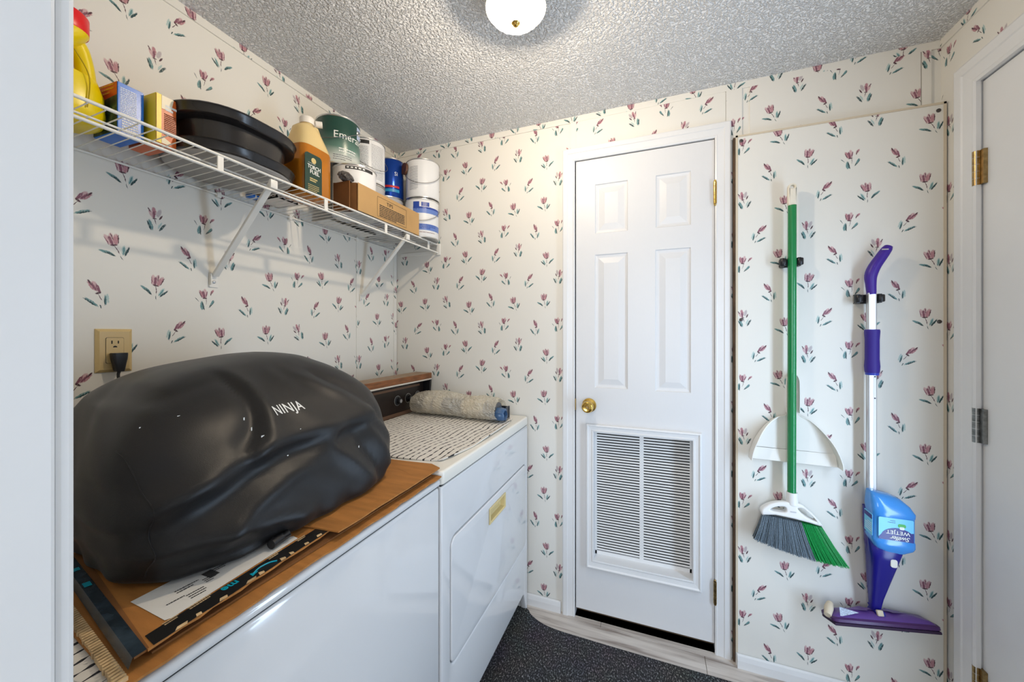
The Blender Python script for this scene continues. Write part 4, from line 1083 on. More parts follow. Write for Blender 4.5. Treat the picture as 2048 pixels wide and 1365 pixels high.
# ------------------------------------------------------------------ patterned mats
def mat_print():
    m, nt, b = newmat('dotted_line_fabric'); N, L = nt.nodes, nt.links
    tc = N.new('ShaderNodeTexCoord')
    n = N.new('ShaderNodeTexNoise'); n.inputs['Scale'].default_value = 7; n.inputs['Detail'].default_value = 2; L.new(tc.outputs['Object'], n.inputs['Vector'])
    s = N.new('ShaderNodeSeparateXYZ'); L.new(tc.outputs['Object'], s.inputs[0])
    a = N.new('ShaderNodeMath'); a.operation = 'MULTIPLY_ADD'; a.inputs[1].default_value = .035; L.new(n.outputs['Fac'], a.inputs[0]); L.new(s.outputs['X'], a.inputs[2])
    d = N.new('ShaderNodeMath'); d.operation = 'MODULO'; d.inputs[1].default_value = .0215
    a2 = N.new('ShaderNodeMath'); a2.operation = 'ADD'; a2.inputs[1].default_value = 10.0; L.new(a.outputs[0], a2.inputs[0]); L.new(a2.outputs[0], d.inputs[0])
    c = N.new('ShaderNodeMath'); c.operation = 'SUBTRACT'; c.inputs[1].default_value = .01075; L.new(d.outputs[0], c.inputs[0])
    ab = N.new('ShaderNodeMath'); ab.operation = 'ABSOLUTE'; L.new(c.outputs[0], ab.inputs[0])
    # thickness varies along y in dots and dashes
    cb_ = N.new('ShaderNodeCombineXYZ'); fl = N.new('ShaderNodeMath'); fl.operation = 'SNAP'; fl.inputs[1].default_value = .0215
    L.new(a2.outputs[0], fl.inputs[0]); L.new(fl.outputs[0], cb_.inputs[0]); L.new(s.outputs['Y'], cb_.inputs[1])
    mp = N.new('ShaderNodeMapping'); mp.inputs['Scale'].default_value = (46.5, 62, 1); L.new(cb_.outputs[0], mp.inputs[0])
    n2 = N.new('ShaderNodeTexNoise'); n2.inputs['Scale'].default_value = 1.0; n2.inputs['Detail'].default_value = 1; L.new(mp.outputs[0], n2.inputs['Vector'])
    mr = N.new('ShaderNodeMapRange'); mr.inputs['From Min'].default_value = .38; mr.inputs['From Max'].default_value = .62; mr.inputs['To Min'].default_value = .0005; mr.inputs['To Max'].default_value = .0030
    L.new(n2.outputs['Fac'], mr.inputs['Value'])
    lt = N.new('ShaderNodeMath'); lt.operation = 'LESS_THAN'; L.new(ab.outputs[0], lt.inputs[0]); L.new(mr.outputs[0], lt.inputs[1])
    mx = N.new('ShaderNodeMix'); mx.data_type = 'RGBA'; mx.inputs['A'].default_value = (.76, .73, .68, 1); mx.inputs['B'].default_value = (.018, .018, .024, 1)
    L.new(lt.outputs[0], mx.inputs['Factor']); L.new(mx.outputs['Result'], b.inputs['Base Color'])
    b.inputs['Roughness'].default_value = .85
    n3 = N.new('ShaderNodeTexNoise'); n3.inputs['Scale'].default_value = 24; L.new(tc.outputs['Object'], n3.inputs['Vector'])
    bp = N.new('ShaderNodeBump'); bp.inputs['Strength'].default_value = .35; bp.inputs['Distance'].default_value = .01; L.new(n3.outputs['Fac'], bp.inputs['Height']); L.new(bp.outputs['Normal'], b.inputs['Normal'])
    return m
MATF = mat_print()
def fabric_mat(name, label, x0, x1, y0, y1, z, rad, curl):
    nx, ny = 44, 56; V = []; F = []; th = .0035
    cxx, cyy, hx, hy = (x0 + x1) / 2, (y0 + y1) / 2, (x1 - x0) / 2, (y1 - y0) / 2
    for s in (1, 0):
        for i in range(nx + 1):
            for j in range(ny + 1):
                u, v = -1 + 2 * i / nx, -1 + 2 * j / ny
                # squircle-like mapping for rounded corners
                k = rad
                px = u * hx * math.sqrt(max(0, 1 - k * v * v * u * u * .5)); py = v * hy * math.sqrt(max(0, 1 - k * u * u * v * v * .5))
                e_ = max(0, (u - .82) / .18); lift = curl * e_ * e_ * (.6 + .4 * math.sin(v * 5 + 1)) 
                lift += (.0012 if curl else .0005) * (1 + math.sin(py * 37 + px * 11)) * (1 if abs(u) < .97 and abs(v) < .97 else .4)
                V.append((cxx + px, cyy + py, z + lift + (th if s else 0)))
    n = (nx + 1) * (ny + 1)
    for i in range(nx):
        for j in range(ny):
            a = i * (ny + 1) + j; F.append((a, a + ny + 1, a + ny + 2, a + 1)); F.append((n + a, n + a + 1, n + a + ny + 2, n + a + ny + 1))
    for i in range(nx):
        for j in (0, ny): a = i * (ny + 1) + j; F.append((a, a + ny + 1, n + a + ny + 1, n + a))
    for j in range(ny):
        for i in (0, nx): a = i * (ny + 1) + j; F.append((a, a + 1, n + a + 1, n + a))
    g = G().raw(V, F)
    return g.make(name, MATF, None, True, 60)
tag(fabric_mat('drying_mat', '', -1.105, -.572, .948, 1.600, .9042, .34, .006), 'white drying mat with wavy black dotted lines, spread on the dryer', 'mat', 'dotted fabric mats')
tag(fabric_mat('drying_mat', '', -1.060, -.562, .212, .865, .8868, .2, .0), 'dotted black and white mat on the washer underneath the cardboard', 'mat', 'dotted fabric mats')

# ------------------------------------------------------------------ wrapped roll on the dryer
roll = thing('wrapped_roll', 'roll of parts in crinkled clear bubble wrap, lying across the dryer mat', 'wrapped parcel', (-.85, 1.50, .908))
def roll_ring(x, y, z, ry, rz, n=40, seed=0, amp=.0):
    rnd = random.Random(seed); ph = [rnd.uniform(0, 6.28) for _ in range(4)]
    return [(x + amp * .6 * math.sin(3 * t + ph[3]), y + (ry + amp * (math.sin(5 * t + ph[0]) + .6 * math.sin(9 * t + ph[1]))) * math.cos(t), z + (rz + amp * (math.sin(6 * t + ph[2]) + .6 * math.sin(11 * t + ph[1]))) * math.sin(t)) for t in [2 * math.pi * j / n for j in range(n)]]
ZR = .9105
RX = [(-1.085, 1.520, .030, .028, .002), (-1.075, 1.520, .048, .043, .003), (-1.03, 1.517, .058, .050, .003), (-.98, 1.514, .062, .054, .0025), (-.92, 1.511, .060, .055, .002), (-.87, 1.508, .060, .054, .003), (-.82, 1.506, .055, .050, .006), (-.79, 1.504, .052, .046, .008), (-.76, 1.502, .055, .046, .007), (-.72, 1.498, .060, .050, .005), (-.68, 1.496, .062, .050, .004), (-.64, 1.494, .060, .048, .004), (-.622, 1.492, .060, .047, .005)]
RX = smooth_poly(RX, 5); r_ = random.Random(77)
rings = []
for i, (x, y, ry, rz, am) in enumerate(RX):
    jit = .0012 + am * .22
    rings.append([(px + r_.uniform(-1, 1) * jit, py + r_.uniform(-1, 1) * jit, max(ZR + .001, pz + r_.uniform(-1, 1) * jit)) for px, py, pz in roll_ring(x, y, ZR + rz + .004, ry, rz, 64, i // 4, am * .5)])
BUB = clear_plastic('bubble_wrap', (.88, .84, .74), .50, .10, bump=(230, .8, .004))
rel(loft(G(), rings, True, False).make('bubble_wrap', BUB, roll, False))
for (x0, x1, ry, mname, colr) in ((-1.07, -1.0, .030, 'dark_core', (.10, .10, .105)), (-1.0, -.955, .044, 'white_core', (.72, .68, .60)), (-.955, -.945, .045, 'grey_core', (.12, .12, .12)), (-.945, -.90, .045, 'white_core', (.72, .68, .60)), (-.90, -.80, .040, 'dark_core', (.10, .10, .105)), (-.80, -.69, .038, 'white_core', (.72, .68, .60)), (-.69, -.63, .036, 'dark_core', (.10, .10, .105))):
    g = loft(G(), [roll_ring(x, 1.51 - (x + 1.0) * .05, ZR + .050, ry + .002, ry - .004, 28) for x in (x0, x1)])
    rel(g.make('rolled_core', M(mname, colr, .5), roll, True, 50))
BLUF = M('blue_film', (.05, .11, .22), .25)
rel(loft(G(), [roll_ring(x, 1.485, ZR + .034 + k, ry, ry * .85, 28, 3, .003) for x, ry, k in ((-.66, .030, 0), (-.625, .034, 0), (-.598, .030, -.002), (-.594, .022, -.002), (-.62, .016, 0))], True, True).make('blue_film', BLUF, roll, True, 60))
bmb = shape2d(rrect(0, .046, 0, .052, .004, 3), [[(.036 + .004 * math.cos(a), z_ + .004 * math.sin(a)) for a in [2 * math.pi * i / 12 for i in range(12)]] for z_ in (.012, .041)], .003)
for v in bmb.verts: a, b_, c_ = v.co; v.co = Vector((-.605 + c_, 1.512 + a, ZR + .006 + b_))
bb = rel(from_bm('bracket', bmb, M('navy_black_bracket', (.012, .016, .028), .35), roll))
rel(G().box(-.70, -.6035, 1.540, 1.548, ZR + .006, ZR + .058, .001, 1).make('bracket_arm', MATS['navy_black_bracket'], roll))

# ================================================================== FLATTENED CARDBOARD BOX ON THE WASHER
cb = thing('flattened_box', 'flattened brown shipping carton lying on the washer beneath the black cover', 'cardboard', (-.85, .55, .891))
ZB, ZT = .8930, .9085
rnd = random.Random(3)
def sheet(name, poly, z, th, m, par, wav=0.0, tilt=None):
    """card sheet from a 2d outline, gently waved"""
    bm = bmesh.new(); vs = [bm.verts.new((x, y, 0)) for x, y in poly]; bm.faces.new(vs)
    bmesh.ops.triangulate(bm, faces=bm.faces[:])
    for _ in range(3): bmesh.ops.subdivide_edges(bm, edges=[e for e in bm.edges if e.calc_length() > .05], cuts=1)
    for v in bm.verts:
        zz = z + wav * math.sin(v.co.x * 23 + v.co.y * 9) + (tilt(v.co.x, v.co.y) if tilt else 0); v.co.z = zz
    ex = bmesh.ops.extrude_face_region(bm, geom=bm.faces[:])
    for q in ex['geom']:
        if isinstance(q, bmesh.types.BMVert): q.co.z += th
    return rel(from_bm(name, bm, m, par))
def ragged(x0, y0, x1, y1, n, amp, seed):
    r_ = random.Random(seed); return [(x0 + (x1 - x0) * i / n + r_.uniform(-amp, amp), y0 + (y1 - y0) * i / n) for i in range(n + 1)]
# lower panel with ragged front edge
low = ragged(-.5485, .232, -.5495, .895, 34, .0028, 4)
sheet('lower_panel', low + [(-1.10, .895), (-1.10, .30)], ZB, .003, CARD, cb)
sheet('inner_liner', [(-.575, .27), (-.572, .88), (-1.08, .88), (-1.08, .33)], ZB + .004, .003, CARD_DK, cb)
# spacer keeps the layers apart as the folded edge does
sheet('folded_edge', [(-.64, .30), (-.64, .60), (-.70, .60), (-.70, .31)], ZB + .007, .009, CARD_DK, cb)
# upper left panel with label
upl = ragged(-.566, .262, -.585, .560, 16, .002, 9)
sheet('upper_panel', upl + [(-.66, .56), (-1.05, .60), (-1.05, .335)], ZT, .003, CARD, cb, .0006)
# upper right panel, lifted a little, its near corner sticking out
upr = ragged(-.560, .545, -.560, .905, 12, .0015, 12)
lift = lambda x, y: .001 + max(0, (.60 - y)) * .02
sheet('upper_panel', upr + [(-.60, .925), (-.80, .915), (-1.05, .90), (-1.05, .56), (-.655, .535)], ZT + .0015, .003, CARD, cb, .0006, lift)
# folded end strip by the door frame, dark tape on its top edge
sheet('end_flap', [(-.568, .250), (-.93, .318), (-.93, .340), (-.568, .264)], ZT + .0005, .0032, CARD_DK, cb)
V = []
for i in range(15):
    t_ = i / 14; x = -.566 - .37 * t_; y = .248 + .068 * t_
    V += [(x, y - .004, ZT - .006), (x, y, ZT + .0045), (x, y + .013, ZT + .0048)]
rel(G().raw(V, [(3 * i + j, 3 * i + j + 1, 3 * i + 4 + j, 3 * i + 3 + j) for i in range(14) for j in range(2)]).make('packing_tape', M('blue_black_tape', (.025, .04, .055), .22, var=(40, .5)), cb))
CY = M('cyan_ink', (.0, .36, .50), .45)
for (t_, w_) in ((.80, .012), (.62, .016)):
    x = -.566 - .37 * t_; y = .248 + .068 * t_
    place_bm('tape_mark', rect_bm(w_, .008), (x, y + .006, ZT + .0054), (-.98, .18, 0), (0, 1, 0), CY, cb)
# corrugation on the cut end of the lower panel
g = G(); r_ = random.Random(8)
for i in range(60):
    t_ = i / 59; x = -.560 - .36 * t_; y = .235 + .058 * t_
    g.box(x - .0022, x + .0014, y - .0045 - r_.uniform(0, .0015), y + .006, ZB + .0005, ZB + .0075)
rel(g.make('corrugation', CORR, cb)); COL.objects[-1]['kind'] = 'stuff'
# black tape along the front of the left panel with torn paper edge
band = ragged(-.5665, .268, -.5855, .556, 22, .0010, 21)
sheet('tape_band', band + [(-.6135, .556), (-.594, .272)], ZT + .0032, .0004, M('black_tape', (.012, .012, .012), .35), cb, .0006)
for i in range(9):
    y = .29 + i * .029 + r_.uniform(-.008, .008); x = -.5685 - (y - .268) * .066
    l = r_.uniform(.008, .020)
    rel(G().raw([(x + .002, y, ZT + .0042), (x - r_.uniform(.002, .008), y + l * .3, ZT + .0045), (x - .003, y + l, ZT + .0045), (x + .0025, y + l * .8, ZT + .0042)], [(0, 1, 2, 3)]).make('torn_paper', CORR, cb))
for (y, l) in ((.335, .03), (.452, .028), (.30, .018), (.505, .02)):
    x = -.590 - (y - .268) * .066
    place_bm('tape_print', lines_bm(2, l, .0045, .0025, int(y * 999)), (x - .003, y, ZT + .0042), (-.066, 1, 0), (-1, -.066, 0), CORR, cb)
# cyan print on the tape: letters seen from behind, and an arrow
text('tape_print', 'me', .018, (-.586 - (.372 - .268) * .066, .372, ZT + .0043), (0, -1, 0), (1, 0, 0), CY, cb, .02)
rel(G().tube(smooth_poly([(-.588, .402, ZT + .0045), (-.594, .416, ZT + .0045), (-.592, .432, ZT + .0045), (-.585, .440, ZT + .0045)], 4), .0012, 5).make('tape_print', CY, cb))
rel(G().raw([(-.583, .3985, ZT + .0045), (-.593, .400, ZT + .0045), (-.588, .411, ZT + .0045)], [(0, 1, 2)]).make('tape_print', CY, cb))
# white shipping label
LBL = M('white_label_paper', (.80, .79, .76), .5)
lb = sheet('shipping_label', [(-.5985, .302), (-.6020, .296), (-.690, .300), (-.690, .45), (-.628, .505), (-.6150, .503)], ZT + .0034, .0003, LBL, cb, .0006)
for (x, y, w_, n_, p_) in ((-.622, .345, .022, 3, .006), (-.640, .372, .016, 3, .005), (-.650, .348, .030, 2, .006), (-.632, .325, .024, 1, .006), (-.655, .395, .020, 2, .005)):
    place_bm('label_print', lines_bm(n_, w_, p_, .0022, int(-x * 999)), (x, y, ZT + .0046), (.05, 1, 0), (-1, .05, 0), INK, lb)
g = G()
for i in range(14): g.box(-.662 + i * .0016, -.662 + i * .0016 + .0008, .372, .386, ZT + .0044, ZT + .0047)
rel(g.make('barcode', INK, lb))

# ================================================================== BLACK APPLIANCE COVER
CV = thing('grill_cover', 'black fabric cover printed NINJA draped over a bulky grill on the washer', 'cover', (-.93, .60, ZT + .004))
prof = [  # z, xmin, xmax, ymin, ymax, n
    (.9160, -1.215, -.640, .300, .850, 4.0), (.925, -1.225, -.628, .293, .858, 4.0), (.960, -1.228, -.630, .290, .868, 4.4), (1.00, -1.225, -.642, .288, .874, 4.8),
    (1.05, -1.218, -.664, .290, .876, 5.2), (1.10, -1.205, -.694, .302, .876, 5.4), (1.14, -1.188, -.730, .322, .873, 5.0), (1.17, -1.165, -.775, .342, .862, 4.4),
    (1.195, -1.140, -.820, .378, .842, 3.8), (1.215, -1.112, -.864, .432, .812, 3.2), (1.230, -1.080, -.905, .515, .785, 2.6), (1.239, -1.04, -.945, .575, .735, 2.4), (1.2425, -1.0, -.975, .63, .69, 2.2)]
ps = smooth_poly(prof, 5)
NT = 220
FOLDS = [  # polyline in (y, z), amplitude, width
    ([(.507, 1.223), (.503, 1.158), (.475, 1.105), (.436, 1.077)], -.013, .016), ([(.535, 1.225), (.530, 1.15), (.500, 1.09), (.455, 1.062)], .010, .018),
    ([(.80, 1.10), (.72, 1.085), (.60, 1.086), (.517, 1.084), (.442, 1.070), (.367, 1.046), (.29, 1.030)], .016, .020), ([(.78, 1.060), (.62, 1.052), (.50, 1.050), (.42, 1.028), (.34, .995)], -.014, .022),
    ([(.66, 1.075), (.592, 1.040), (.50, 1.015), (.43, .985), (.385, .945)], .012, .016), ([(.268, 1.088), (.292, 1.151), (.326, 1.197)], .008, .014), ([(.30, 1.06), (.33, 1.12), (.38, 1.17)], .009, .013),
    ([(.618, 1.059), (.676, .986), (.732, .92)], .009, .016), ([(.70, 1.05), (.735, .985), (.765, .93)], -.010, .013), ([(.74, 1.07), (.775, 1.0), (.80, .94)], .009, .014),
    ([(.29, 1.00), (.345, 1.035), (.41, 1.05)], .009, .013), ([(.30, .965), (.369, .972), (.464, .960), (.56, .935)], .010, .016), ([(.33, .94), (.42, .935), (.52, .92)], -.008, .012),
    ([(.66, 1.19), (.72, 1.13), (.78, 1.07), (.83, .99)], .008, .016), ([(.70, 1.20), (.77, 1.13), (.83, 1.05)], -.009, .014), ([(.40, 1.19), (.46, 1.212), (.53, 1.222)], .006, .010), ([(.36, 1.165), (.44, 1.185), (.50, 1.2)], -.006, .010)]
FOLDS = [(np.array(smooth_poly(p, 6)), a, w_) for p, a, w_ in FOLDS]
def fold_d(y, z):
    s = 0
    for P, a, w_ in FOLDS:
        A, B = P[:-1], P[1:]; d = B - A; q = np.array([y, z])
        t = np.clip(((q - A) * d).sum(1) / np.maximum((d * d).sum(1), 1e-12), 0, 1)
        dist = np.sqrt(((A + d * t[:, None] - q) ** 2).sum(1)); k = dist.argmin()
        along = (k + t[k]) / len(A)
        s += a * 1.15 * math.exp(-(dist[k] / w_) ** 1.5) * min(1, along * 5 + .25, (1 - along) * 5 + .25)
    return s
V = []; F = []
for (z, x0, x1, y0, y1, n_) in ps:
    cxx, cyy, a, b_ = (x0 + x1) / 2, (y0 + y1) / 2, (x1 - x0) / 2, (y1 - y0) / 2
    for j in range(NT):
        t_ = 2 * math.pi * j / NT; c_, s_ = math.cos(t_), math.sin(t_)
        r_ = (abs(c_ / a) ** n_ + abs(s_ / b_) ** n_) ** (-1 / n_)
        x, y = cxx + r_ * c_, cyy + r_ * s_
        y += max(0, -(x + .72)) * .17 * max(0, min(1, (y1 - y) / (y1 - y0)))
        front = max(0, min(1, (c_ + .35) / .6)); hgt = max(0, min(1, (1.238 - z) / .05))
        k = fold_d(y, z) * front * hgt
        # general small wrinkles everywhere, stronger low down
        k += .0012 * math.sin(t_ * 17 + z * 60) * math.sin(z * 38 + t_ * 3) * hgt
        if z < .96: k += .0035 * math.sin(t_ * 23) * (1 - (z - .9160) / .044)
        d = Vector((c_ / a, s_ / b_, .55 * max(0, (z - 1.0) / .2))).normalized()
        V.append((x + d.x * k, y + d.y * k, max(.9158, z + d.z * k * .8)))
m_ = len(ps)
for i in range(m_ - 1):
    for j in range(NT): F.append((i * NT + j, i * NT + (j + 1) % NT, (i + 1) * NT + (j + 1) % NT, (i + 1) * NT + j))
F.append(tuple((m_ - 1) * NT + j for j in range(NT)))
FAB = M('black_polyester', (.0085, .0082, .009), .42, spec=.40, bump=(700, .2, .001), sheen=.06)
cv = rel(G().raw(V, F).make('fabric', FAB, CV, True, 75))
bvh = BVHTree.FromPolygons([Vector(v) for v in V], F)
tb_ = text_bm('NINJA', .0235, .012, 0, 1.06)
for v in tb_.verts: v.co.x *= 1.06
for _ in range(2): bmesh.ops.subdivide_edges(tb_, edges=[e for e in tb_.edges if e.calc_length() > .004], cuts=1)
for v in tb_.verts:
    y, z = .566 + v.co.x, 1.133 + v.co.y
    h_ = bvh.ray_cast(Vector((-.3, y, z)), Vector((-1, 0, 0)))
    v.co = (h_[0] + h_[1] * .0008 * (1 if h_[1].x > 0 else -1)) if h_[0] else Vector((-.7, y, z))
rel(from_bm('lettering', tb_, WINK, CV))
# lint specks and scuffs
g = G(); r_ = random.Random(12)
for (y, z, w_, hh) in ((.300, 1.165, .0035, .0006), (.478, 1.128, .0012, .004), (.482, 1.108, .001, .006), (.486, 1.098, .003, .002), (.53, 1.05, .0015, .001), (.392, 1.15, .002, .0006), (.70, 1.02, .0012, .004), (.345, 1.14, .001, .001), (.56, 1.095, .001, .001)):
    h_ = bvh.ray_cast(Vector((-.3, y, z)), Vector((-1, 0, 0)))
    if h_[0]: p = h_[0] + Vector((.0009, 0, 0)); g.raw([p + Vector((0, -w_, -hh)), p + Vector((0, w_, -hh)), p + Vector((0, w_, hh)), p + Vector((0, -w_, hh))], [(0, 1, 2, 3)])
rel(g.make('lint', WINK, CV)); COL.objects[-1]['kind'] = 'stuff'
# stitched side seam
sp_ = []
for z in np.linspace(.93, 1.17, 50):
    h_ = bvh.ray_cast(Vector((-.3, .318 + (1.05 - z) * .02, z)), Vector((-1, 0, 0)))
    if h_[0]: sp_.append(h_[0] + Vector((.0004, 0, 0)))
rel(G().tube(sp_, .0009, 6).make('seam', FAB, CV, True))
# draw cord with toggle lying on the label
tg = (-.628, .476, ZT + .005)
rel(G().tube(smooth_poly([(-.665, .468, ZT + .030), (-.650, .470, ZT + .022), (-.640, .473, ZT + .013), (-.634, .475, ZT + .009)], 4), .0035, 8).make('draw_cord', BLACK, CV, True))
ck = rel(G().tube([(tg[0] + .004, tg[1] - .018, tg[2] + .0085), (tg[0] - .003, tg[1] + .018, tg[2] + .0085)], .0080, 16).make('cord_lock', BLACK, CV, True, 40))
rel(G().tube([(tg[0] + .002, tg[1] + .006, tg[2] + .010), (tg[0] + .006, tg[1] + .016, tg[2] + .014)], [.005, .0065], 12).make('cord_lock_button', BLACK, ck, True, 40))
rel(G().tube(smooth_poly([(-.646, .488, ZT + .020), (-.640, .498, ZT + .026), (-.646, .506, ZT + .022), (-.654, .50, ZT + .016)], 4, True), .003, 8, closed=True).make('cord_loop', BLACK, CV, True))

# ================================================================== RUG
def rug_mat():
    m, nt, b = newmat('charcoal_ribbed_carpet'); N, L = nt.nodes, nt.links
    tc = N.new('ShaderNodeTexCoord')
    mp = N.new('ShaderNodeMapping'); mp.inputs['Scale'].default_value = (210, 120, 1); mp.inputs['Rotation'].default_value = (0, 0, .5); L.new(tc.outputs['Object'], mp.inputs[0])
    n = N.new('ShaderNodeTexNoise'); n.inputs['Scale'].default_value = 1; n.inputs['Detail'].default_value = 3; L.new(mp.outputs[0], n.inputs['Vector'])
    cr = N.new('ShaderNodeValToRGB'); e = cr.color_ramp.elements
    e[0].position = .36; e[0].color = (.008, .008, .009, 1); e[1].position = .70; e[1].color = (.34, .33, .34, 1)
    q = e.new(.54); q.color = (.040, .038, .040, 1)
    L.new(n.outputs['Fac'], cr.inputs[0])
    n2 = N.new('ShaderNodeTexNoise'); n2.inputs['Scale'].default_value = 9; L.new(tc.outputs['Object'], n2.inputs['Vector'])
    mx = N.new('ShaderNodeMix'); mx.data_type = 'RGBA'; mx.blend_type = 'MULTIPLY'; mx.inputs['Factor'].default_value = .5
    L.new(cr.outputs[0], mx.inputs['A']); L.new(n2.outputs['Color'], mx.inputs['B']); L.new(mx.outputs['Result'], b.inputs['Base Color'])
    b.inputs['Roughness'].default_value = .95
    bp = N.new('ShaderNodeBump'); bp.inputs['Strength'].default_value = 1; bp.inputs['Distance'].default_value = .006; L.new(n.outputs['Fac'], bp.inputs['Height']); L.new(bp.outputs['Normal'], b.inputs['Normal'])
    return m
far = smooth_poly([(-.70, 1.66), (-.590, 1.662), (-.548, 1.650), (-.525, 1.625), (-.466, 1.594), (-.39, 1.580), (-.25, 1.5765), (.0, 1.5745), (.28, 1.574), (.55, 1.575)], 5)
poly = far + [(.55, .20), (-.70, .20)]
g = G().prism(poly, 'z', .0004, .0075).bevel(.002, 1, 50)
tag(g.make('floor_rug', rug_mat(), None), 'charcoal grey carpet runner on the floor in front of the dryer', 'rug')

# ================================================================== BROOM, DUSTPAN, MOP AND THEIR HOLDERS
def holder(name, label, x, z, gap):
    t = thing(name, label, 'tool holder', (x, YP, z))
    rel(G().box(x - .030, x + .030, YP - .010, YP, z - .016, z + .016, .004, 2).make('back_plate', BLACK, t, True, 40))
    for s in (-1, 1):
        xx = x + s * (gap + .0115)
        g = G().lathe([(0, -.0125), (.0095, -.0125), (.0115, -.010), (.0115, .010), (.0095, .0125), (0, .0125)], (xx, YP - .036, z), 20)
        arm = rel(g.make('roller', BLACK, t, True, 40))
        rel(G().box(xx - .0045, xx + .0045, YP - .036, YP - .008, z - .0155, z - .0125).box(xx - .0045, xx + .0045, YP - .036, YP - .008, z + .0125, z + .0155).make('arm', BLACK, t))
    return t
BRX, BRY = .4695, 1.628
holder('tool_holder', 'black spring clip on the wall gripping the green broom handle', BRX - .001, 1.553, .0138)
MPX, MPY = .691, 1.626
holder('tool_holder', 'black spring clip on the wall gripping the mop pole below its purple grip', MPX + .001, 1.412, .0178)

GRNH = M('green_enamel_handle', (.004, .20, .055), .22, coat=.3)
WPL = M('white_plastic', (.78, .77, .75), .35)
br = thing('broom', 'angle broom with green handle and grey and green bristles, hung on the wall', 'broom', (BRX, BRY, .49))
rel(G().tube([(BRX + .0005, BRY, 1.757), (BRX, BRY, 1.2), (BRX - .001, BRY, .695)], .0134, 24).make('handle', GRNH, br, True, 40))
bmh = shape2d([(a, b_) for a, b_ in rrect(-.0138, .0138, 0, .084, .0132, 8)], [[(.0062 * math.cos(a), .072 + .0062 * math.sin(a)) for a in [2 * math.pi * i / 16 for i in range(16)]]], .020, .005, 3)
for v in bmh.verts: a, b_, c_ = v.co; v.co = Vector((BRX + a, BRY - c_, 1.752 + b_))
rel(from_bm('hang_cap', bmh, M('cream_plastic', (.78, .72, .60), .35), br, True, 40))
rel(G().lathe([(0, .715), (.0165, .715), (.017, .712), (.0185, .672), (.014, .668)], (BRX, BRY, 0), 28).make('collar', WPL, br, True, 40))
outl = smooth_poly([(.3775, .621), (.374, .632), (.380, .646), (.402, .664), (.430, .675), (.455, .678), (.487, .678), (.503, .673), (.525, .655), (.545, .634), (.560, .612)], 4)
outl += [(.556, .610), (.520, .617), (.470, .624), (.420, .628)]
hl1 = smooth_poly([(.402, .643), (.420, .656), (.445, .661), (.452, .655), (.449, .643), (.425, .640)], 3, True)
hl2 = smooth_poly([(.487, .660), (.502, .663), (.518, .652), (.540, .628), (.530, .628), (.505, .640)], 3, True)
bmh = shape2d(outl, [hl1, hl2], .034, .006, 3)
for v in bmh.verts: a, b_, c_ = v.co; v.co = Vector((a - .004, BRY - .004 - c_ * (.55 + .45 * max(0, min(1, (.68 - b_) / .05))), b_ + .002))
hd = rel(from_bm('head', bmh, WPL, br, True, 35))
place_bm('emblem', rect_bm(.018, .004), (.468, BRY - .0195, .650), (1, 0, 0), (0, 0, 1), M('pale_grey_emblem', (.55, .55, .56), .4), br)
def strands(name, m, t0, t1, n, seed):
    r_ = random.Random(seed); g = G()
    for i in range(n):
        t = t0 + (t1 - t0) * (i + r_.random()) / n
        tuft = round(t * 34) / 34; tt = tuft + (t - tuft) * .55
        dep = r_.uniform(-1, 1)
        x0 = .3775 + .176 * tt; z0 = .6265 - .0145 * tt - .004
        x1 = .3475 + .279 * t + r_.uniform(-.002, .002); z1 = .529 - .044 * t + r_.uniform(-.004, .004) - .010 * math.sin(math.pi * t)
        y0 = BRY - .004 + dep * .010; y1 = BRY - .006 + dep * .019
        xm, zm, ym = (x0 + x1) / 2 + (t - .35) * -.004, (z0 + z1) / 2, (y0 + y1) / 2
        g.tube([(x0, y0, z0), (xm, ym, zm), (x1, y1, z1)], [.00105, .00095, .0008], 3, False)
    o = g.make(name, m, br, True, 80); o['kind'] = 'stuff'
    return o
strands('grey_bristles', M('blue_grey_bristle', (.15, .19, .225), .4, var=(500, .65)), 0, .665, 1500, 1)
strands('green_bristles', M('green_bristle', (.006, .27, .055), .4, var=(400, .45)), .672, 1.0, 800, 2)

# dustpan behind the broom
dp = thing('dustpan', 'white plastic dustpan hung on the wall behind the green broom handle', 'dustpan', (.474, YP - .01, .81))
dome = smooth_poly([(.3415, .8185), (.347, .850), (.359, .886), (.380, .925), (.405, .957), (.432, .978), (.455, .985), (.462, .992)], 5)
domeR = smooth_poly([(.4955, .993), (.505, .986), (.528, .975), (.555, .948), (.580, .912), (.600, .868), (.610, .835), (.611, .8155)], 5)
PB = YP - .004
hnd = [(.4605, 1.00), (.4605, 1.095), (.463, 1.125), (.472, 1.140), (.486, 1.140), (.495, 1.125), (.4975, 1.095), (.4975, 1.00)]
plate = dome + smooth_poly(hnd, 4) + domeR
hole = [(.4685, 1.02), (.4685, 1.095), (.472, 1.120), (.486, 1.120), (.4895, 1.095), (.4895, 1.02)]
lowL, lowR = .868, .862
pl2 = [p for p in plate if p[1] > .857]
bmp = shape2d(pl2, [hole], .0028)
for v in bmp.verts: a, b_, c_ = v.co; v.co = Vector((a, PB - .008 + c_ , b_))
WDP = M('warm_white_plastic', (.78, .76, .71), .38)
rel(from_bm('pan_plate', bmp, WDP, dp))
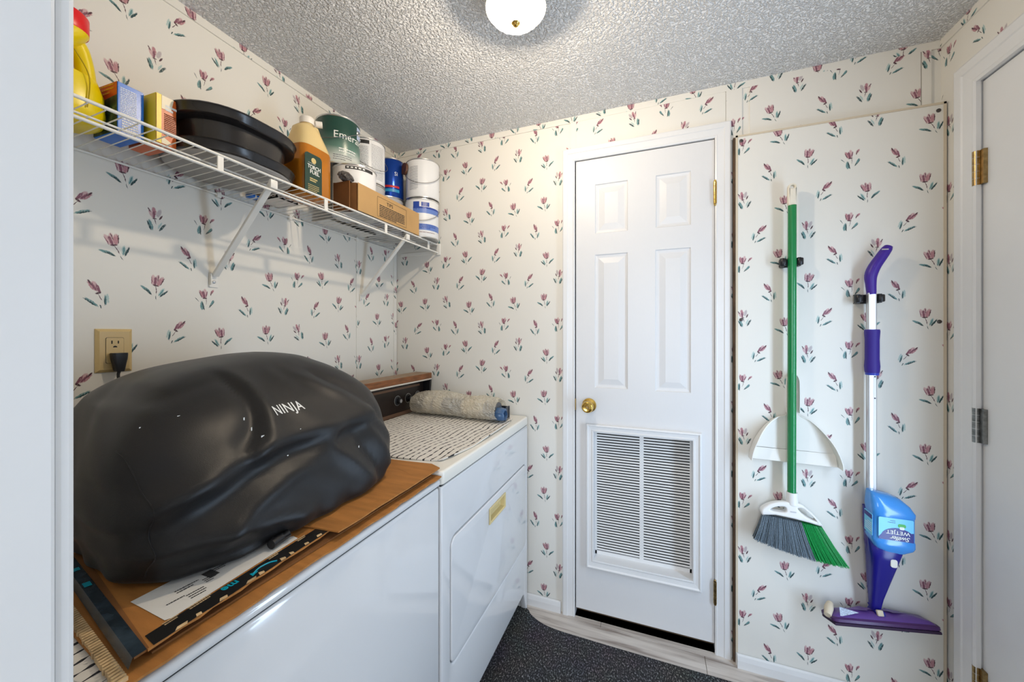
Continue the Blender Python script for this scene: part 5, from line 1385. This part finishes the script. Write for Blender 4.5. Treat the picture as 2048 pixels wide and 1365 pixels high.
def ribbon(name, pts, y_near, y_far, th=.0026):
    """thin upright wall following an outline in the x-z plane; near edge depth may vary"""
    V = []; F = []; n = len(pts)
    for i, (x, z) in enumerate(pts):
        p, q = pts[max(0, i - 1)], pts[min(n - 1, i + 1)]; d = Vector((q[0] - p[0], q[1] - p[1])).normalized(); nx, nz = -d.y * th, d.x * th
        yn = y_near(x, z)
        V += [(x, yn, z), (x + nx, yn, z + nz), (x + nx, y_far, z + nz), (x, y_far, z)]
    for i in range(n - 1):
        for j in range(4): F.append((i * 4 + j, i * 4 + (j + 1) % 4, i * 4 + 4 + (j + 1) % 4, i * 4 + 4 + j))
    F += [(0, 1, 2, 3), ((n - 1) * 4 + 3, (n - 1) * 4 + 2, (n - 1) * 4 + 1, (n - 1) * 4)]
    return rel(G().raw(V, F).make(name, WDP, dp, True, 35))
dep = lambda x, z: PB - .010 - .046 * max(0, min(1, (.99 - z) / .10))
ribbon('rim', dome, dep, PB - .006); ribbon('rim', domeR, dep, PB - .006)
ribbon('handle_rim', smooth_poly(hnd, 5), lambda x, z: PB - .020, PB - .006, .0022)
for z in (1.045, 1.075): rel(G().box(.4685, .4895, PB - .014, PB - .006, z - .0012, z + .0012).make('handle_rib', WDP, dp))
# slanting lip
rel(G().raw([(.3465, PB - .010, .862), (.606, PB - .010, .860), (.609, PB - .0205, .8165), (.343, PB - .0205, .8195), (.3465, PB - .007, .860), (.606, PB - .007, .858), (.609, PB - .0175, .8145), (.343, PB - .0175, .8175)],
            [(0, 1, 2, 3), (7, 6, 5, 4), (3, 2, 6, 7), (0, 4, 5, 1), (1, 5, 6, 2), (0, 3, 7, 4)]).make('lip', WDP, dp))

# spray mop
PUR = M('purple_rubber', (.045, .012, .26), .42)
PURF = M('indigo_foam', (.030, .012, .22), .55)
IND = M('indigo_plastic', (.012, .010, .20), .25)
mp_ = thing('spray_mop', 'purple and silver spray mop with light blue bottle hung on the right of the board', 'mop', (MPX, MPY, .33))
pts = smooth_poly([(MPX + .004, MPY, 1.425), (MPX + .002, MPY, 1.46), (MPX + .002, MPY, 1.490), (MPX + .012, MPY, 1.520), (MPX + .030, MPY, 1.552), (MPX + .045, MPY, 1.578), (MPX + .050, MPY, 1.588)], 5)
nn = len(pts); rad = [.0125, .0128, .0132, .0136, .014, .0145, .015, .0155, .016, .0165, .017, .0172, .0172, .0172, .017, .0168, .0166, .0164, .0162, .016, .0158, .0156, .0154, .015, .0146, .014, .0130, .0115, .0095, .006, .003][:nn]
rad = rad + [.004] * (nn - len(rad)); rad[-1] = .005; rad[-2] = .009; rad[-3] = .0115
rel(G().tube(pts, rad, 22).make('grip', PUR, mp_, True, 60))
rel(G().tube([(MPX + .026, MPY - .012, 1.5745), (MPX + .042, MPY - .015, 1.5735)], .0022, 8).make('trigger', M('grey_tab', (.45, .42, .42), .4), mp_, True))
POLE = M('satin_silver_pole', (.66, .66, .68), .30, .85)
pole = loft(G(), [[(MPX + .0035 + a, MPY + b_, z) for a, b_ in rrect(-.0120, .0120, -.009, .009, .004, 4)] for z in (.745, 1.16, 1.43)])
rel(pole.make('pole', POLE, mp_, True, 40))
rel(G().box(MPX + .0050, MPX + .0120, MPY - .0102, MPY - .0085, .76, 1.148).make('pole_channel', M('pale_channel', (.78, .78, .80), .3), mp_))
for z in (1.145, 1.072): rel(G().lathe([(0, -.0014), (.0022, -.001), (.0024, 0)], (MPX + .0085, MPY - .0100, z), 10, 'y').make('rivet', BLACK, mp_, True))
rel(G().lathe([(0, 1.158), (.0185, 1.158), (.0195, 1.164), (.0205, 1.18), (.0188, 1.205), (.0188, 1.27), (.0205, 1.298), (.0195, 1.305), (0, 1.306)], (MPX + .0055, MPY, 0), 28).make('foam_grip', PURF, mp_, True, 45))
rel(G().lathe([(0, 1.150), (.0175, 1.150), (.018, 1.153), (.018, 1.158), (0, 1.158)], (MPX + .0055, MPY, 0), 24).make('grip_ring', M('blue_ring', (.03, .05, .40), .3), mp_, True, 40))
# body and bottle stand out to the right and towards the room
def mring(x0, x1, y0, y1, z, n=4.0, dz=0, k=48):
    cx, cy, a, b_ = (x0 + x1) / 2, (y0 + y1) / 2, (x1 - x0) / 2, (y1 - y0) / 2; out = []
    for j in range(k):
        t = 2 * math.pi * j / k; c, s = math.cos(t), math.sin(t); r_ = (abs(c / a) ** n + abs(s / b_) ** n) ** (-1 / n)
        out.append((cx + r_ * c, cy + r_ * s, z + dz * (r_ * c / a)))
    return out
bx0 = MPX - .0175
body = [mring(MPX - .002, MPX + .024, MPY - .016, MPY + .014, .352, 3), mring(MPX - .005, MPX + .031, MPY - .024, MPY + .016, .40, 3), mring(MPX - .010, MPX + .046, MPY - .038, MPY + .018, .47, 3.2), mring(MPX - .014, MPX + .062, MPY - .052, MPY + .019, .545, 3.5), mring(bx0, MPX + .070, MPY - .058, MPY + .019, .585, 4), mring(bx0, MPX + .070, MPY - .020, MPY + .019, .64, 4), mring(bx0, MPX + .03, MPY - .012, MPY + .019, .70, 4)]
mb = rel(loft(G(), body).make('mop_body', IND, mp_, True, 50))
rel(G().prism(rrect(MPX + .030, MPX + .047, .530, .556, .006, 4), 'y', MPY - .0540, MPY - .046).make('release_button', M('white_button', (.74, .70, .62), .4), mp_))
LBL_ = M('light_blue_bottle', (.06, .33, .86), .18, trans=.15, coat=.3)
BX0, BX1, BY0, BY1 = MPX - .019, MPX + .092, MPY - .068, MPY + .006
bot = [mring(BX0 + .022, BX1 - .020, BY0 + .012, BY1 - .006, .578, 4), mring(BX0 + .008, BX1 - .003, BY0 + .004, BY1, .592, 5), mring(BX0 + .001, BX1, BY0, BY1, .606, 5, -.004), mring(BX0, BX1, BY0, BY1, .618, 5), mring(BX0 + .0015, BX1 - .0015, BY0 + .0015, BY1 - .0015, .622, 5), mring(BX0 + .0015, BX1 - .0015, BY0 + .0015, BY1 - .0015, .697, 5, -.002), mring(BX0, BX1, BY0, BY1, .701, 5, -.002), mring(BX0 - .0005, BX1 + .0005, BY0 - .0005, BY1, .714, 5, -.004), mring(BX0, BX1 - .003, BY0 + .002, BY1, .724, 5, -.008), mring(BX0 + .002, BX1 - .010, BY0 + .008, BY1, .742, 4.5, -.012), mring(BX0 + .004, BX1 - .030, BY0 + .022, BY1 - .004, .757, 4, -.008), mring(BX0 + .006, BX1 - .055, BY0 + .034, BY1 - .010, .762, 3.6, -.004)]
bo = rel(loft(G(), bot).make('bottle', LBL_, mp_, True, 50))
# labels: front and left side, print upside down because the bottle hangs inverted
LF = BY0 + .0008
def lab_front(nm, poly, m, l=0.0): return rel(G().prism(poly, 'y', LF - l - .0007, LF - l).make(nm, m, bo))
CYL = M('cyan_label', (.16, .58, .86), .25)
lab_front('label', rrect(BX0 + .012, BX1 - .012, .624, .696, .004, 3), CYL)
navy = [(BX0 + .012, .6245), (BX1 - .012, .6245), (BX1 - .012, .655)] + [(BX0 + .060 + .043 * math.cos(a), .632 + .034 * math.sin(a)) for a in [R(40 + i * 14) for i in range(10)]] + [(BX0 + .012, .632)]
lab_front('label_panel', navy, M('navy_label', (.012, .012, .20), .25), .0005)
lab_front('label_leaf', rrect(BX0 + .060, BX0 + .080, .668, .680, .005, 4), M('green_leaf_label', (.05, .42, .06), .3), .0005)
lab_front('label_leaf', rrect(BX0 + .064, BX0 + .076, .662, .671, .003, 4), M('white_ink_label', (.8, .85, .9), .4), .0008)
text('lettering', 'WETJET', .0162, (BX0 + .060, LF - .0018, .6515), (-1, 0, 0), (0, 0, -1), WINK, bo, .014, 1.06)
text('lettering', 'Swiffer', .0190, (BX0 + .066, LF - .0018, .6340), (-1, 0, 0), (0, 0, -1), WINK, bo, .01, .92, .3)
place_bm('small_print', lines_bm(2, .020, .006, .0016, 71), (BX0 + .044, LF - .0016, .685), (-1, 0, 0), (0, 0, -1), MATS['navy_label'], bo)
ls = BX0 + .0022
rel(G().prism(rrect(BY0 + .012, BY1 - .012, .624, .696, .004, 3), 'x', ls - .0012, ls - .0004).make('label', CYL, bo))
rel(G().prism(rrect(BY0 + .014, BY1 - .014, .678, .692, .002, 3), 'x', ls - .0018, ls - .0012).make('label_panel', MATS['navy_label'], bo))
place_bm('small_print', lines_bm(5, .040, .0065, .002, 72), (ls - .0015, (BY0 + BY1) / 2, .650), (0, 1, 0), (0, 0, -1), WINK, bo)
# mop head
HY = MPY - .012
head = link(bpy.data.objects.new('mop_head', None)); head.parent = mp_; head.location = (0, 0, 0)
HT = Matrix.Translation(Vector((.706, HY, .330)) - Vector(mp_.location)) @ Matrix.Rotation(R(-3.2), 4, 'Y') @ Matrix.Rotation(R(9), 4, 'Z') @ Matrix.Rotation(R(-17), 4, 'X')
bpy.data.objects.remove(head)
PMH = M('deep_purple_head', (.060, .018, .095), .35)
def hpart(nm, bm, m, par=None):
    bmesh.ops.transform(bm, matrix=HT, verts=bm.verts[:]); o = from_bm(nm, bm, m, mp_, True, 40); return o
g = loft(G(), [[(a, b_, z) for a, b_ in rrect(-.152 + i_, .152 - i_, -.042 + i_, .042 - i_, .016, 5)] for z, i_ in ((-.012, .006), (-.008, .0), (.0, .0), (.004, .004))]); hpart('head_plate', g.bm, PMH)
g = loft(G(), [[(a, b_, z) for a, b_ in rrect(-.145 + i_, .145 - i_, -.034 + i_ * .4, .034 - i_ * .4, .012, 5)] for z, i_ in ((.004, .0), (.012, .012), (.020, .055), (.026, .110))]); hpart('head_ridge', g.bm, M('lilac_head', (.11, .05, .24), .35))
g = G().box(-.148, .148, -.040, .040, -.020, -.011, .003, 2); hpart('pad', g.bm, M('dark_pad', (.03, .012, .04), .8))
g = G().tube([(-.158, -.024, .004), (-.142, -.006, .020), (-.124, .02, .026)], [.010, .013, .010], 14); hpart('rolled_pad_edge', g.bm, M('cream_pad', (.66, .56, .42), .8))
g = G().raw([(-.125, -.034, .008), (-.112, -.012, .028), (-.066, -.030, .020), (-.12, -.036, .008)], [(0, 1, 2), (0, 2, 3)]); hpart('pad_flap', g.bm, M('blue_white_pad', (.50, .58, .75), .7, var=(220, .4)))
g = G().tube([(.0, -.026, .020), (.0, .022, .020)], .012, 20).tube([(.002, 0, .02), (-.006, .008, .045)], .010, 16); hpart('swivel_joint', g.bm, IND)
g = G().box(-.012, .006, -.030, -.020, .014, .032, .003, 2); hpart('spray_nozzle', g.bm, M('cream_nozzle', (.62, .52, .38), .5))
